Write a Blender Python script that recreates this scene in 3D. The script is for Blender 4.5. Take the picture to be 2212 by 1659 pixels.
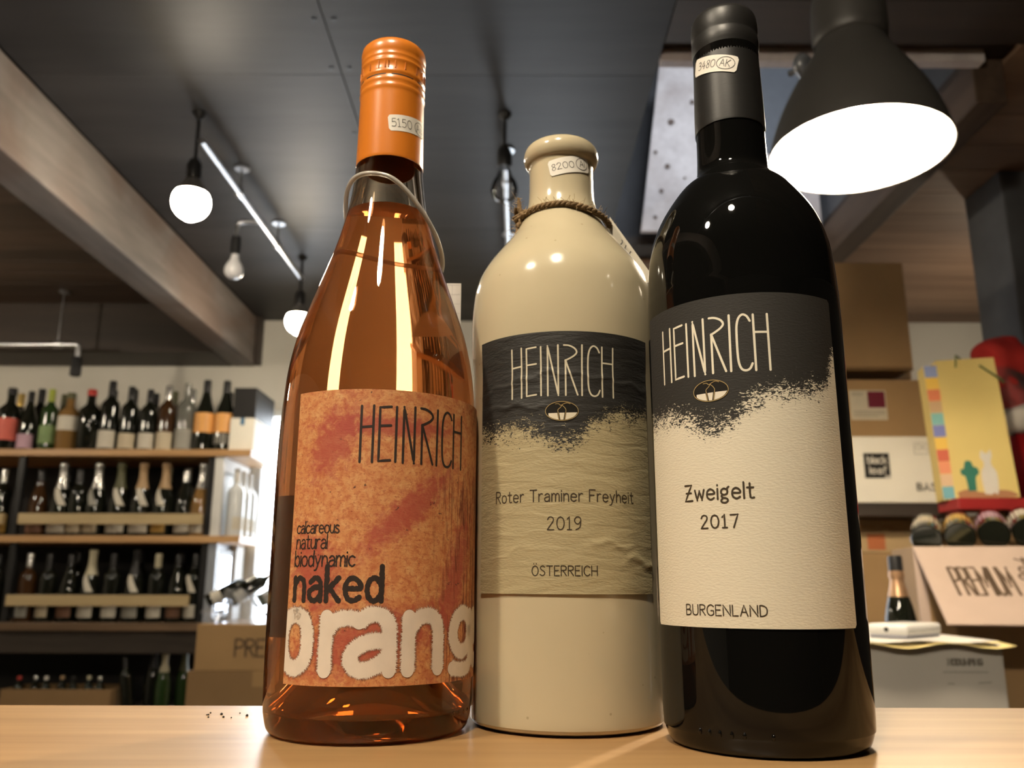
import bpy, bmesh, math, random
from mathutils import Vector, Matrix, Euler
rnd = random.Random(7)
R = math.radians
for o in list(bpy.data.objects): bpy.data.objects.remove(o)
scene = bpy.context.scene
COL = scene.collection

# ---------------------------------------------------------------- camera, world, exposure
CZ = 1.0562                      # lens height above the floor (counter top is at 1.0 m)
cam_d = bpy.data.cameras.new('camera'); cam = bpy.data.objects.new('camera', cam_d); COL.objects.link(cam)
cam_d.sensor_fit = 'HORIZONTAL'; cam_d.sensor_width = 36.0; cam_d.lens = 1830.0/2212.0*36.0
cam.matrix_world = Matrix.Translation((0, 0, CZ)) @ Matrix.Rotation(R(90+13.3), 4, 'X') @ Matrix.Rotation(R(0.17), 4, 'Z')
cam_d.clip_start = 0.01; cam_d.clip_end = 60
cam_d.dof.use_dof = True; cam_d.dof.focus_distance = 0.322; cam_d.dof.aperture_fstop = 15.5
scene.camera = cam
world = bpy.data.worlds.new('daylight'); scene.world = world; world.use_nodes = True
bg = world.node_tree.nodes['Background']; bg.inputs[0].default_value = (0.88, 0.93, 1.0, 1); bg.inputs[1].default_value = 16.0
scene.view_settings.view_transform = 'Standard'; scene.view_settings.look = 'None'
scene.view_settings.exposure = 0.0; scene.view_settings.gamma = 1.0; scene.view_settings.use_curve_mapping = False
LAMP_A, LAMP_B, LAMP_ROOM, LAMP_DESK = 320.0, 285.0, 120.0, 720.0
WARM = (1.0, 0.86, 0.66)
def portal(name, loc, rot, sx, sy):                      # guides sky light through an opening
    l = bpy.data.lights.new(name, 'AREA'); l.shape = 'RECTANGLE'; l.size = sx; l.size_y = sy; l.cycles.is_portal = True
    o = bpy.data.objects.new(name, l); COL.objects.link(o); o.location = loc; o.rotation_euler = rot
    return o
portal('window_portal', (-0.98, 3.91, 1.0), (R(-90), 0, 0), 0.36, 1.66)
portal('window_portal_b', (.17, 3.91, 1.0), (R(-90), 0, 0), 0.30, 1.66)
portal('stair_window_portal', (.72, 1.72, CZ+1.2+.80), (R(90), 0, 0), 0.70, 0.80)

# ---------------------------------------------------------------- materials
MATS = {}
def new_mat(name):
    m = bpy.data.materials.new(name); m.use_nodes = True; nt = m.node_tree
    return m, nt, nt.nodes['Principled BSDF']
def link(nt, a, b): nt.links.new(a, b)
def P(name, col, rough=.5, metal=0., spec=.5, coat=0., var=.08, nscale=20., stretch=(1,1,1), bump=0., bscale=200., emit=0., ecol=None, trans=0., ior=1.45, coatr=.05, sss=0.):
    if name in MATS: return MATS[name]
    m, nt, b = new_mat(name); N = nt.nodes
    tc = N.new('ShaderNodeTexCoord'); mp = N.new('ShaderNodeMapping'); mp.inputs['Scale'].default_value = stretch
    link(nt, tc.outputs['Object'], mp.inputs['Vector'])
    no = N.new('ShaderNodeTexNoise'); no.inputs['Scale'].default_value = nscale; no.inputs['Detail'].default_value = 5
    link(nt, mp.outputs[0], no.inputs['Vector'])
    mx = N.new('ShaderNodeMix'); mx.data_type = 'RGBA'
    mx.inputs[6].default_value = tuple(max(0, c*(1-var*2)) for c in col)+(1,); mx.inputs[7].default_value = tuple(min(1, c*(1+var*2)) for c in col)+(1,)
    link(nt, no.outputs[0], mx.inputs[0]); link(nt, mx.outputs[2], b.inputs['Base Color'])
    b.inputs['Roughness'].default_value = rough; b.inputs['Metallic'].default_value = metal; b.inputs['Specular IOR Level'].default_value = spec
    b.inputs['Coat Weight'].default_value = coat; b.inputs['Coat Roughness'].default_value = coatr
    b.inputs['Transmission Weight'].default_value = trans; b.inputs['IOR'].default_value = ior
    if sss: b.inputs['Subsurface Weight'].default_value = sss; b.inputs['Subsurface Scale'].default_value = .004
    if bump:
        n2 = N.new('ShaderNodeTexNoise'); n2.inputs['Scale'].default_value = bscale; n2.inputs['Detail'].default_value = 4
        link(nt, mp.outputs[0], n2.inputs['Vector'])
        bp = N.new('ShaderNodeBump'); bp.inputs['Strength'].default_value = bump; bp.inputs['Distance'].default_value = .001
        link(nt, n2.outputs[0], bp.inputs['Height']); link(nt, bp.outputs[0], b.inputs['Normal'])
    if emit:
        b.inputs['Emission Color'].default_value = tuple(ecol or col)+(1,); b.inputs['Emission Strength'].default_value = emit
    MATS[name] = m; return m
def WOOD(name, c1, c2, axis='X', scale=14., rough=.5, coat=0., bump=.25, streak=12., blotch=0., c3=None):
    if name in MATS: return MATS[name]
    m, nt, b = new_mat(name); N = nt.nodes
    tc = N.new('ShaderNodeTexCoord'); mp = N.new('ShaderNodeMapping')
    s = [1, 1, 1]; s['XYZ'.index(axis)] = 1.0/streak; mp.inputs['Scale'].default_value = s
    oi = N.new('ShaderNodeObjectInfo'); ad = N.new('ShaderNodeVectorMath'); ad.operation = 'ADD'
    sc = N.new('ShaderNodeVectorMath'); sc.operation = 'SCALE'; sc.inputs[3].default_value = 7.0
    cb = N.new('ShaderNodeCombineXYZ')
    for i in range(3): link(nt, oi.outputs['Random'], cb.inputs[i])
    link(nt, cb.outputs[0], sc.inputs[0]); link(nt, tc.outputs['Object'], ad.inputs[0]); link(nt, sc.outputs[0], ad.inputs[1])
    link(nt, ad.outputs[0], mp.inputs['Vector'])
    n1 = N.new('ShaderNodeTexNoise'); n1.inputs['Scale'].default_value = scale; n1.inputs['Detail'].default_value = 8; n1.inputs['Distortion'].default_value = .6
    n2 = N.new('ShaderNodeTexNoise'); n2.inputs['Scale'].default_value = scale*7; n2.inputs['Detail'].default_value = 5
    link(nt, mp.outputs[0], n1.inputs['Vector']); link(nt, mp.outputs[0], n2.inputs['Vector'])
    ma = N.new('ShaderNodeMath'); ma.operation = 'MULTIPLY_ADD'; ma.inputs[1].default_value = .4
    link(nt, n2.outputs[0], ma.inputs[0]); link(nt, n1.outputs[0], ma.inputs[2])
    rp = N.new('ShaderNodeValToRGB'); rp.color_ramp.elements[0].position = .45; rp.color_ramp.elements[1].position = .92
    rp.color_ramp.elements[0].color = tuple(c1)+(1,); rp.color_ramp.elements[1].color = tuple(c2)+(1,)
    link(nt, ma.outputs[0], rp.inputs[0]); out = rp.outputs[0]
    hv = N.new('ShaderNodeHueSaturation'); vm = N.new('ShaderNodeMapRange'); vm.inputs[3].default_value = .88; vm.inputs[4].default_value = 1.12
    link(nt, oi.outputs['Random'], vm.inputs[0]); link(nt, vm.outputs[0], hv.inputs['Value']); link(nt, out, hv.inputs['Color']); out = hv.outputs[0]
    if blotch:
        n3 = N.new('ShaderNodeTexNoise'); n3.inputs['Scale'].default_value = 2.6; n3.inputs['Detail'].default_value = 6; n3.inputs['Distortion'].default_value = 1.
        link(nt, tc.outputs['Object'], n3.inputs['Vector'])
        r3 = N.new('ShaderNodeValToRGB'); r3.color_ramp.elements[0].position = .45; r3.color_ramp.elements[1].position = .6
        link(nt, n3.outputs[0], r3.inputs[0]); ml = N.new('ShaderNodeMath'); ml.operation = 'MULTIPLY'; ml.inputs[1].default_value = blotch
        link(nt, r3.outputs[0], ml.inputs[0])
        mx = N.new('ShaderNodeMix'); mx.data_type = 'RGBA'; mx.inputs[7].default_value = tuple(c3)+(1,)
        link(nt, ml.outputs[0], mx.inputs[0]); link(nt, out, mx.inputs[6]); out = mx.outputs[2]
    link(nt, out, b.inputs['Base Color'])
    b.inputs['Roughness'].default_value = rough; b.inputs['Coat Weight'].default_value = coat; b.inputs['Coat Roughness'].default_value = .22
    bp = N.new('ShaderNodeBump'); bp.inputs['Strength'].default_value = bump; bp.inputs['Distance'].default_value = .001
    link(nt, ma.outputs[0], bp.inputs['Height']); link(nt, bp.outputs[0], b.inputs['Normal'])
    MATS[name] = m; return m
def EMIT(name, col, s):
    return P(name, col, rough=.4, emit=s, ecol=col, var=0.)
def GLASS(name, col, ior=1.5, rough=0.0, mixcol=None, fac=0.):
    m, nt, b = new_mat(name); N = nt.nodes; N.remove(b)
    g = N.new('ShaderNodeBsdfGlass'); g.inputs['Color'].default_value = tuple(col)+(1,); g.inputs['IOR'].default_value = ior; g.inputs['Roughness'].default_value = rough
    out = g.outputs[0]
    if fac:
        tcn = N.new('ShaderNodeTexCoord'); nz = N.new('ShaderNodeTexNoise'); nz.inputs['Scale'].default_value = 40; link(nt, tcn.outputs['Object'], nz.inputs['Vector'])
        mc = N.new('ShaderNodeMix'); mc.data_type = 'RGBA'; mc.inputs[6].default_value = tuple(c*.9 for c in mixcol)+(1,); mc.inputs[7].default_value = tuple(min(1, c*1.1) for c in mixcol)+(1,); link(nt, nz.outputs[0], mc.inputs[0])
        t = N.new('ShaderNodeBsdfTranslucent'); d = N.new('ShaderNodeBsdfDiffuse'); link(nt, mc.outputs[2], t.inputs[0]); link(nt, mc.outputs[2], d.inputs[0])
        a = N.new('ShaderNodeMixShader'); a.inputs[0].default_value = .5; link(nt, t.outputs[0], a.inputs[1]); link(nt, d.outputs[0], a.inputs[2])
        x = N.new('ShaderNodeMixShader'); x.inputs[0].default_value = fac; link(nt, out, x.inputs[1]); link(nt, a.outputs[0], x.inputs[2]); out = x.outputs[0]
    link(nt, out, N['Material Output'].inputs[0]); MATS[name] = m; return m
def THIN(name, col, gloss=.08, rough=.02, alpha=0., acol=(1,1,1)):          # thin clear film or pane
    m, nt, b = new_mat(name); N = nt.nodes; N.remove(b)
    t = N.new('ShaderNodeBsdfTransparent'); t.inputs[0].default_value = tuple(col)+(1,)
    g = N.new('ShaderNodeBsdfGlossy'); g.inputs['Roughness'].default_value = rough
    lw = N.new('ShaderNodeFresnel'); lw.inputs['IOR'].default_value = 1.45
    ma = N.new('ShaderNodeMath'); ma.operation = 'ADD'; ma.inputs[1].default_value = gloss; ma.use_clamp = True; link(nt, lw.outputs[0], ma.inputs[0])
    x = N.new('ShaderNodeMixShader'); link(nt, ma.outputs[0], x.inputs[0]); link(nt, t.outputs[0], x.inputs[1]); link(nt, g.outputs[0], x.inputs[2]); out = x.outputs[0]
    if alpha:
        d = N.new('ShaderNodeBsdfDiffuse'); d.inputs[0].default_value = tuple(acol)+(1,)
        y = N.new('ShaderNodeMixShader'); y.inputs[0].default_value = alpha; link(nt, out, y.inputs[1]); link(nt, d.outputs[0], y.inputs[2]); out = y.outputs[0]
    link(nt, out, N['Material Output'].inputs[0]); MATS[name] = m; return m

# ---------------------------------------------------------------- geometry helpers
def finish(bm, name, mat, parent=None, loc=None, rot=None, smooth=False, ang=40, mats=None):
    me = bpy.data.meshes.new(name); bm.to_mesh(me); bm.free()
    return obj(name, me, mat, parent, loc, rot, smooth, ang, mats)
def obj(name, me, mat, parent=None, loc=None, rot=None, smooth=False, ang=40, mats=None):
    for mm in (mats or [mat]): me.materials.append(mm)
    if smooth:
        me.polygons.foreach_set('use_smooth', [True]*len(me.polygons)); me.set_sharp_from_angle(angle=R(ang))
    o = bpy.data.objects.new(name, me); COL.objects.link(o)
    if parent: o.parent = parent
    if loc is not None: o.location = loc
    if rot is not None: o.rotation_euler = rot
    return o
def inst(name, me, mat, parent=None, loc=(0,0,0), rot=(0,0,0), scale=(1,1,1)):      # shares mesh data, own material
    o = bpy.data.objects.new(name, me); COL.objects.link(o)
    if not me.materials: me.materials.append(mat)
    o.material_slots[0].link = 'OBJECT'; o.material_slots[0].material = mat
    if parent: o.parent = parent
    o.location = loc; o.rotation_euler = rot; o.scale = scale
    return o
def thing(name, label, cat, loc=(0,0,0), rot=(0,0,0), group=None):
    o = bpy.data.objects.new(name, None); o.empty_display_size = .02; COL.objects.link(o); o.location = loc; o.rotation_euler = rot
    tag(o, label, cat, group); return o
def tag(o, label, cat, group=None):
    o['label'] = label; o['category'] = cat
    if group: o['group'] = group
    return o
def struct(o): o['kind'] = 'structure'; return o
def bm_box(bm, lo, hi, bev=0.):
    r = bmesh.ops.create_cube(bm, size=1.0); vs = r['verts']
    for v in vs: v.co = Vector([(lo[i]+hi[i])/2+v.co[i]*(hi[i]-lo[i]) for i in range(3)])
    if bev:
        es = list({e for v in vs for e in v.link_edges}); bmesh.ops.bevel(bm, geom=es, offset=bev, segments=2, affect='EDGES', profile=.5)
def box(name, lo, hi, mat, parent=None, bev=0.002, loc=None, rot=None):
    bm = bmesh.new(); bm_box(bm, lo, hi, bev); return finish(bm, name, mat, parent, loc, rot)
def lathe_bm(bm, prof, seg=48, closed=False, a0=0., a1=2*math.pi):
    full = abs(a1-a0-2*math.pi) < 1e-6; n = seg if full else seg+1; rings = []
    for r, z in prof:
        if r < 1e-7: rings.append([bm.verts.new((0, 0, z))])
        else: rings.append([bm.verts.new((r*math.sin(a0+(a1-a0)*i/seg), -r*math.cos(a0+(a1-a0)*i/seg), z)) for i in range(n)])
    prs = list(zip(rings[:-1], rings[1:])) + ([(rings[-1], rings[0])] if closed else [])
    for A, B in prs:
        m = seg
        for i in range(m):
            j = (i+1) % n if full else i+1
            if len(A) == 1 and len(B) == 1: continue
            if len(A) == 1: bm.faces.new((A[0], B[j], B[i]))
            elif len(B) == 1: bm.faces.new((A[i], A[j], B[0]))
            else: bm.faces.new((A[i], A[j], B[j], B[i]))
def lathe(name, prof, mat, parent=None, seg=48, loc=None, rot=None, closed=False, ang=40, a0=0., a1=2*math.pi):
    bm = bmesh.new(); lathe_bm(bm, prof, seg, closed, a0, a1); return finish(bm, name, mat, parent, loc, rot, True, ang)
def smooth_prof(pr, k=5):
    out = []; n = len(pr)
    for i in range(n-1):
        p0, p1, p2, p3 = pr[max(i-1, 0)], pr[i], pr[i+1], pr[min(i+2, n-1)]
        for j in range(k):
            t = j/k; out.append(tuple(.5*(2*p1[c]+(-p0[c]+p2[c])*t+(2*p0[c]-5*p1[c]+4*p2[c]-p3[c])*t*t+(-p0[c]+3*p1[c]-3*p2[c]+p3[c])*t**3) for c in range(len(p1))))
    out.append(tuple(pr[-1])); return out
def tube_bm(bm, pts, rad, seg=8, cap=True, closed=False):
    pts = [Vector(p) for p in pts]; n = len(pts); rings = []; up = None
    for i, p in enumerate(pts):
        a = pts[(i-1) % n] if (closed or i > 0) else p; b = pts[(i+1) % n] if (closed or i < n-1) else p
        t = (b-a).normalized()
        if up is None: up = t.orthogonal().normalized()
        up = (up-t*up.dot(t)); up = up.normalized() if up.length > 1e-6 else t.orthogonal().normalized()
        s = t.cross(up); r = rad[i] if isinstance(rad, (list, tuple)) else rad
        rings.append([bm.verts.new(p+up*math.cos(2*math.pi*k/seg)*r+s*math.sin(2*math.pi*k/seg)*r) for k in range(seg)])
    for A, B in list(zip(rings[:-1], rings[1:]))+([(rings[-1], rings[0])] if closed else []):
        for k in range(seg): bm.faces.new((A[k], A[(k+1) % seg], B[(k+1) % seg], B[k]))
    if cap and not closed: bm.faces.new(rings[0][::-1]); bm.faces.new(rings[-1])
def tube(name, pts, rad, mat, parent=None, seg=10, loc=None, closed=False):
    bm = bmesh.new(); tube_bm(bm, pts, rad, seg, True, closed); return finish(bm, name, mat, parent, loc, None, True, 50)
def ball(name, c, r, mat, parent=None, sc=(1,1,1), seg=24):
    bm = bmesh.new(); bmesh.ops.create_uvsphere(bm, u_segments=seg, v_segments=seg//2, radius=r)
    for v in bm.verts: v.co = Vector([v.co[i]*sc[i] for i in range(3)])
    return finish(bm, name, mat, parent, c, None, True, 60)

# ---------------------------------------------------------------- single-stroke lettering
FONT = {
'H':'0,0 0,1;.6,0 .6,1;0,.5 .6,.5','E':'.48,0 0,0 0,1 .48,1;0,.53 .4,.53','I':'0,0 0,1','N':'0,0 0,1 .6,0 .6,1','T':'0,1 .6,1;.3,0 .3,1',
'R':'0,0 0,1;~0,1 .3,1 .48,.9 .5,.74 .4,.58 0,.52;.18,.52 .52,0','C':'~.6,.84 .47,.97 .27,.99 .08,.82 0,.5 .08,.18 .27,.01 .47,.03 .6,.16',
'O':'~.33,1 .1,.86 0,.5 .1,.14 .33,0 .56,.14 .66,.5 .56,.86 .33,1','S':'~.48,.87 .3,1 .1,.93 .05,.75 .2,.57 .4,.44 .5,.25 .38,.05 .2,0 0,.12',
'B':'0,0 0,1;~0,1 .28,1 .45,.9 .43,.66 .28,.54 0,.52;~0,.52 .3,.52 .5,.4 .52,.2 .4,.04 .2,0 0,0','U':'~0,1 0,.4 .06,.1 .28,0 .5,.1 .56,.4 .56,1',
'G':'~.6,.85 .42,1 .2,.96 .04,.75 0,.5 .05,.2 .25,0 .48,.03 .6,.15;.6,.12 .6,.45 .36,.45','L':'0,1 0,0 .45,0','A':'0,0 .3,1 .6,0;.12,.36 .48,.36',
'D':'0,0 0,1;~0,1 .25,.98 .5,.8 .56,.5 .5,.2 .25,.02 0,0','F':'0,0 0,1 .5,1;0,.54 .4,.54','P':'0,0 0,1;~0,1 .3,1 .48,.9 .5,.72 .4,.55 0,.5','M':'0,0 0,1 .35,.3 .7,1 .7,0',
'W':'0,1 .2,0 .42,.9 .64,0 .84,1','K':'0,0 0,1;.5,1 0,.45;.12,.55 .52,0','Z':'0,1 .5,1 0,0 .55,0;.08,.5 .46,.5',
'o':'~.24,.66 .06,.56 0,.33 .06,.1 .24,0 .42,.1 .48,.33 .42,.56 .24,.66','t':'~.16,.92 .16,.2 .22,.02 .38,.03;0,.66 .36,.66','e':'~.02,.36 .46,.36 .44,.54 .24,.66 .06,.56 0,.33 .06,.1 .26,0 .45,.1',
'r':'0,0 0,.66;~0,.42 .1,.6 .22,.67 .32,.64','a':'~.04,.54 .2,.66 .36,.6 .42,.44 .42,0;~.42,.38 .2,.38 .02,.27 .02,.1 .16,0 .32,.05 .42,.2','m':'0,0 0,.66;~0,.45 .14,.66 .28,.6 .32,.4 .32,0;~.32,.45 .46,.66 .6,.6 .64,.4 .64,0',
'i':'0,0 0,.66;0,.86 0,.9','n':'0,0 0,.66;~0,.42 .16,.65 .34,.6 .4,.4 .4,0','y':'0,.66 .22,.06;~.44,.66 .2,0 .1,-.22 -.04,-.26','h':'0,0 0,1;~0,.42 .16,.65 .34,.6 .4,.4 .4,0','w':'0,.66 .15,0 .32,.6 .49,0 .64,.66',
'g':'~.22,.66 .05,.56 .04,.36 .2,.26 .38,.34 .4,.55 .22,.66;~.36,.6 .44,.7 .5,.76;~.12,.28 .04,.18 .14,.08 .36,.02 .42,-.12 .26,-.24 .06,-.2 .02,-.08 .14,.08','l':'0,0 0,1','c':'~.42,.56 .25,.66 .07,.56 0,.33 .07,.1 .25,0 .43,.1',
's':'~.36,.56 .2,.66 .05,.58 .06,.42 .3,.28 .38,.12 .22,0 .02,.08','u':'~0,.66 0,.22 .1,.02 .26,.04 .4,.24;.4,.66 .4,0','b':'0,0 0,1;~0,.42 .18,.66 .38,.58 .44,.33 .38,.08 .2,0 0,.2','d':'.44,0 .44,1;~.44,.42 .26,.66 .06,.58 0,.33 .06,.08 .24,0 .44,.2',
'k':'0,0 0,1;.4,.66 0,.26;.12,.36 .42,0','f':'~.36,.96 .22,1 .14,.85 .14,0;0,.66 .32,.66','v':'0,.66 .2,0 .4,.66',
'2':'~.02,.78 .12,.96 .3,1 .46,.88 .44,.66 .24,.36 0,0;0,0 .5,0','0':'~.28,1 .08,.86 0,.5 .08,.14 .28,0 .48,.14 .56,.5 .48,.86 .28,1','1':'0,.82 .16,1 .16,0;.0,0 .32,0','9':'~.46,.66 .3,.46 .1,.5 0,.72 .1,.94 .28,1 .44,.9 .48,.66 .4,.2 .1,0','7':'0,.97 .5,1 .2,0',
'5':'.46,1 .1,1 .06,.58;~.06,.58 .28,.64 .46,.5 .46,.22 .28,.02 .0,.08','8':'~.44,.9 .24,1 .06,.84 .14,.62 .38,.4 .42,.16 .22,0 .04,.14 .08,.38 .36,.64 .44,.9','3':'~.02,.92 .24,1 .4,.84 .34,.62 .14,.54;~.14,.54 .4,.46 .44,.2 .24,0 .0,.08','4':'.3,1 0,.36 .5,.4;.36,.66 .34,0','-':'0,.4 .3,.4'}
def parse(s):
    out = []
    for st in s.split(';'):
        sm = st.startswith('~'); pts = [tuple(map(float, q.split(','))) for q in st.lstrip('~').split()]
        out.append(smooth_prof(pts, 5) if sm else pts)
    return out
def layout(text, x0, x1, base, h, gap=.2, space=.42, jit=0.):
    x = 0; items = []
    for ch in text:
        if ch == ' ': x += space; continue
        st = parse(FONT['O' if ch == 'Ö' else ch])
        if ch == 'Ö': st += [[(.2, 1.2), (.2, 1.24)], [(.46, 1.2), (.46, 1.24)]]
        w = max(p[0] for s in st for p in s); dy = rnd.uniform(-jit, jit)
        items.append([[(p[0]+x, p[1]+dy) for p in s] for s in st]); x += w+gap
    tot = x-gap; k = (x1-x0)/tot
    return [[(x0+p[0]*k, base+p[1]*h) for p in s] for it in items for s in it]
def stroke_bm(bm, strokes, w, fn, maxlen=1.5, fuzz=0., rough=0.):
    for st in strokes:
        pts = [st[0]]
        for a, b in zip(st[:-1], st[1:]):
            n = max(1, int(math.ceil(math.dist(a, b)/maxlen)))
            for i in range(1, n+1): pts.append((a[0]+(b[0]-a[0])*i/n, a[1]+(b[1]-a[1])*i/n))
        n = len(pts); L = []; Rr = []
        for i, p in enumerate(pts):
            a = pts[max(i-1, 0)]; b = pts[min(i+1, n-1)]; d = math.dist(a, b) or 1; tx, ty = (b[0]-a[0])/d, (b[1]-a[1])/d
            h1 = w/2*(1+rnd.uniform(-rough, rough)); h2 = w/2*(1+rnd.uniform(-rough, rough))
            L.append((p[0]-ty*h1, p[1]+tx*h1)); Rr.append((p[0]+ty*h2, p[1]-tx*h2))
        nc = max(1, int(math.ceil(w/1.6))) if maxlen > .2 else 1
        cols_ = [[bm.verts.new(fn(r_[0]+(l_[0]-r_[0])*k/nc, r_[1]+(l_[1]-r_[1])*k/nc)) for l_, r_ in zip(L, Rr)] for k in range(nc+1)]
        for c0, c1_ in zip(cols_[:-1], cols_[1:]):
            for i in range(n-1): bm.faces.new((c0[i], c0[i+1], c1_[i+1], c1_[i]))
        corners = set([0, n-1])
        for i in range(1, n-1):
            a, b, c = pts[i-1], pts[i], pts[i+1]
            d1 = math.atan2(b[1]-a[1], b[0]-a[0]); d2 = math.atan2(c[1]-b[1], c[0]-b[0])
            if abs((d2-d1+math.pi) % (2*math.pi)-math.pi) > .35: corners.add(i)
        for i in corners:
            p = pts[i]; ns_ = 8 if nc == 1 else 20; prev = None
            for q_ in range(nc, 0, -1):
                rr_ = w/2*q_/nc; ring = [bm.verts.new(fn(p[0]+math.cos(k*2*math.pi/ns_)*rr_, p[1]+math.sin(k*2*math.pi/ns_)*rr_)) for k in range(ns_)]
                if prev:
                    for k in range(ns_): bm.faces.new((prev[k], prev[(k+1) % ns_], ring[(k+1) % ns_], ring[k]))
                prev = ring
            bm.faces.new(prev)
        if fuzz:
            for i in range(n):
                p = pts[i]
                for q in (L[i], Rr[i]):
                    for _ in range(5):
                        ux, uy = (q[0]-p[0])/(w/2), (q[1]-p[1])/(w/2); tx, ty = -uy, ux
                        o = rnd.uniform(-1, 1)*maxlen*.6; ln = rnd.uniform(.2, 1.)*fuzz; hw = rnd.uniform(.08, .22); sk = rnd.uniform(-.5, .5)*fuzz
                        c = (q[0]+tx*o-ux*.3, q[1]+ty*o-uy*.3)
                        tri = [fn(c[0]+tx*hw, c[1]+ty*hw), fn(c[0]-tx*hw, c[1]-ty*hw), fn(c[0]+ux*(ln+.3)+tx*sk, c[1]+uy*(ln+.3)+ty*sk)]
                        bm.faces.new([bm.verts.new(t) for t in tri])
def letters(name, strokes, w, fn, mat, parent, **k):
    bm = bmesh.new(); stroke_bm(bm, strokes, w, fn, **k); return finish(bm, name, mat, parent)
def cyl(Rm):                                             # millimetres around a cylinder -> metres
    return lambda s, z: (Rm*math.sin(s/Rm)/1000, -Rm*math.cos(s/Rm)/1000, z/1000)
def flat_xz(y, x0=0., z0=0., k=1.0):                      # print on a face looking at -Y
    return lambda s, z: (x0+s*k, y, z0+z*k)
def patch(name, s0, s1, z0, z1, Rm, mat, parent, rot=0., round_=0., ns=48, nz=1, wav=None):
    bm = bmesh.new(); uv = bm.loops.layers.uv.new('UVMap'); fn = cyl(Rm); cs, cz = (s0+s1)/2, (z0+z1)/2; G = []; c, sn = math.cos(rot), math.sin(rot)
    for j in range(nz+1):
        row = []
        for i in range(ns+1):
            s = s0+(s1-s0)*i/ns; z = z0+(z1-z0)*j/nz
            if round_:
                e = min(s-s0, s1-s); dz = round_-math.sqrt(max(0, round_**2-max(0, round_-e)**2)); z = z0+dz+(z1-z0-2*dz)*j/nz
            ds, dz2 = s-cs, z-cz; s2, z2 = cs+ds*c-dz2*sn, cz+ds*sn+dz2*c
            rr = Rm+(wav(s, z) if wav else 0); row.append((bm.verts.new((rr*math.sin(s2/Rm)/1000, -rr*math.cos(s2/Rm)/1000, z2/1000)), (s/100, z/100)))
        G.append(row)
    for j in range(nz):
        for i in range(ns):
            q = (G[j][i], G[j][i+1], G[j+1][i+1], G[j+1][i]); f = bm.faces.new([a[0] for a in q])
            for lp, a in zip(f.loops, q): lp[uv].uv = a[1]
    return finish(bm, name, mat, parent, smooth=True, ang=60)

# ---------------------------------------------------------------- shared materials
m_panel = WOOD('ceiling_panel', (.014,.0128,.0125), (.034,.0315,.031), 'X', 5., .50, 0, .35, 8.); m_panel.node_tree.nodes['Principled BSDF'].inputs['Specular IOR Level'].default_value = .28
m_plank = WOOD('ceiling_plank', (.032,.020,.013), (.085,.052,.034), 'X', 7., .6, 0, .25, 14.)
m_plank2 = WOOD('ceiling_plank_lit', (.14,.082,.050), (.33,.21,.14), 'X', 6., .6, 0, .25, 14.)  # brightened tone paints in the light on the far right planks
m_header = WOOD('header_wood', (.020,.014,.010), (.045,.03,.021), 'X', 7., .6, 0, .2, 14.)
m_beam = WOOD('beam_wood', (.10,.082,.070), (.29,.25,.225), 'Y', 6., .7, 0, .5, 9., .6, (.15,.095,.065))
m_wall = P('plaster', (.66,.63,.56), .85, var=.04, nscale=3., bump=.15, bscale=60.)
m_floor = WOOD('floor_wood', (.06,.04,.025), (.13,.09,.06), 'Y', 6., .5)
m_white = P('white_paint', (.72,.72,.70), .55, var=.03)
m_black = P('black_metal', (.012,.012,.013), .45, var=.1)
m_blackpaint = P('black_board', (.014,.013,.013), .7, var=.15)
m_steel = P('galvanised_steel', (.55,.57,.60), .32, metal=1., var=.12, nscale=40)
m_counter = WOOD('counter_wood', (.22,.105,.035), (.52,.32,.14), 'X', 11., .44, .12, .12, 14.)
m_shelf = WOOD('shelf_wood', (.40,.22,.09), (.58,.35,.16), 'X', 20., .45, .1, .1, 16.)
m_rail = WOOD('rail_wood', (.42,.31,.15), (.58,.45,.25), 'X', 20., .5, 0, .1, 16.)
m_darkwood = WOOD('dark_cabinet_wood', (.022,.016,.012), (.06,.045,.035), 'X', 9., .55, 0, .3, 10.)
m_pale = WOOD('pale_knotty_board', (.48,.43,.43), (.70,.65,.65), 'Y', 7., .6, 0, .25, 8., .35, (.30,.22,.19))
m_card = P('cardboard', (.40,.25,.115), .8, var=.07, nscale=9., bump=.1, bscale=80.)
m_card2 = P('cardboard_dark', (.27,.165,.075), .8, var=.07, nscale=9., bump=.1, bscale=80.)
m_card3 = P('cardboard_light', (.50,.35,.18), .8, var=.06, nscale=9., bump=.1, bscale=80.)
m_wcard = P('white_carton', (.82,.78,.68), .6, var=.04, nscale=9.)
m_gcard = P('greyish_carton', (.52,.49,.44), .7, var=.04, nscale=9.)
m_ink = P('black_ink', (.012,.011,.010), .6, var=.1)
m_ink2 = P('brown_ink', (.045,.030,.014), .7, var=.1)
m_inkf = P('faded_ink', (.10,.065,.04), .8, var=.1)
m_pencil = P('pencil', (.10,.095,.085), .5, var=.2)
m_paper = P('sticker_paper', (.78,.74,.66), .6, var=.02)
m_tape = P('packing_tape', (.42,.27,.13), .25, var=.05)

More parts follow.
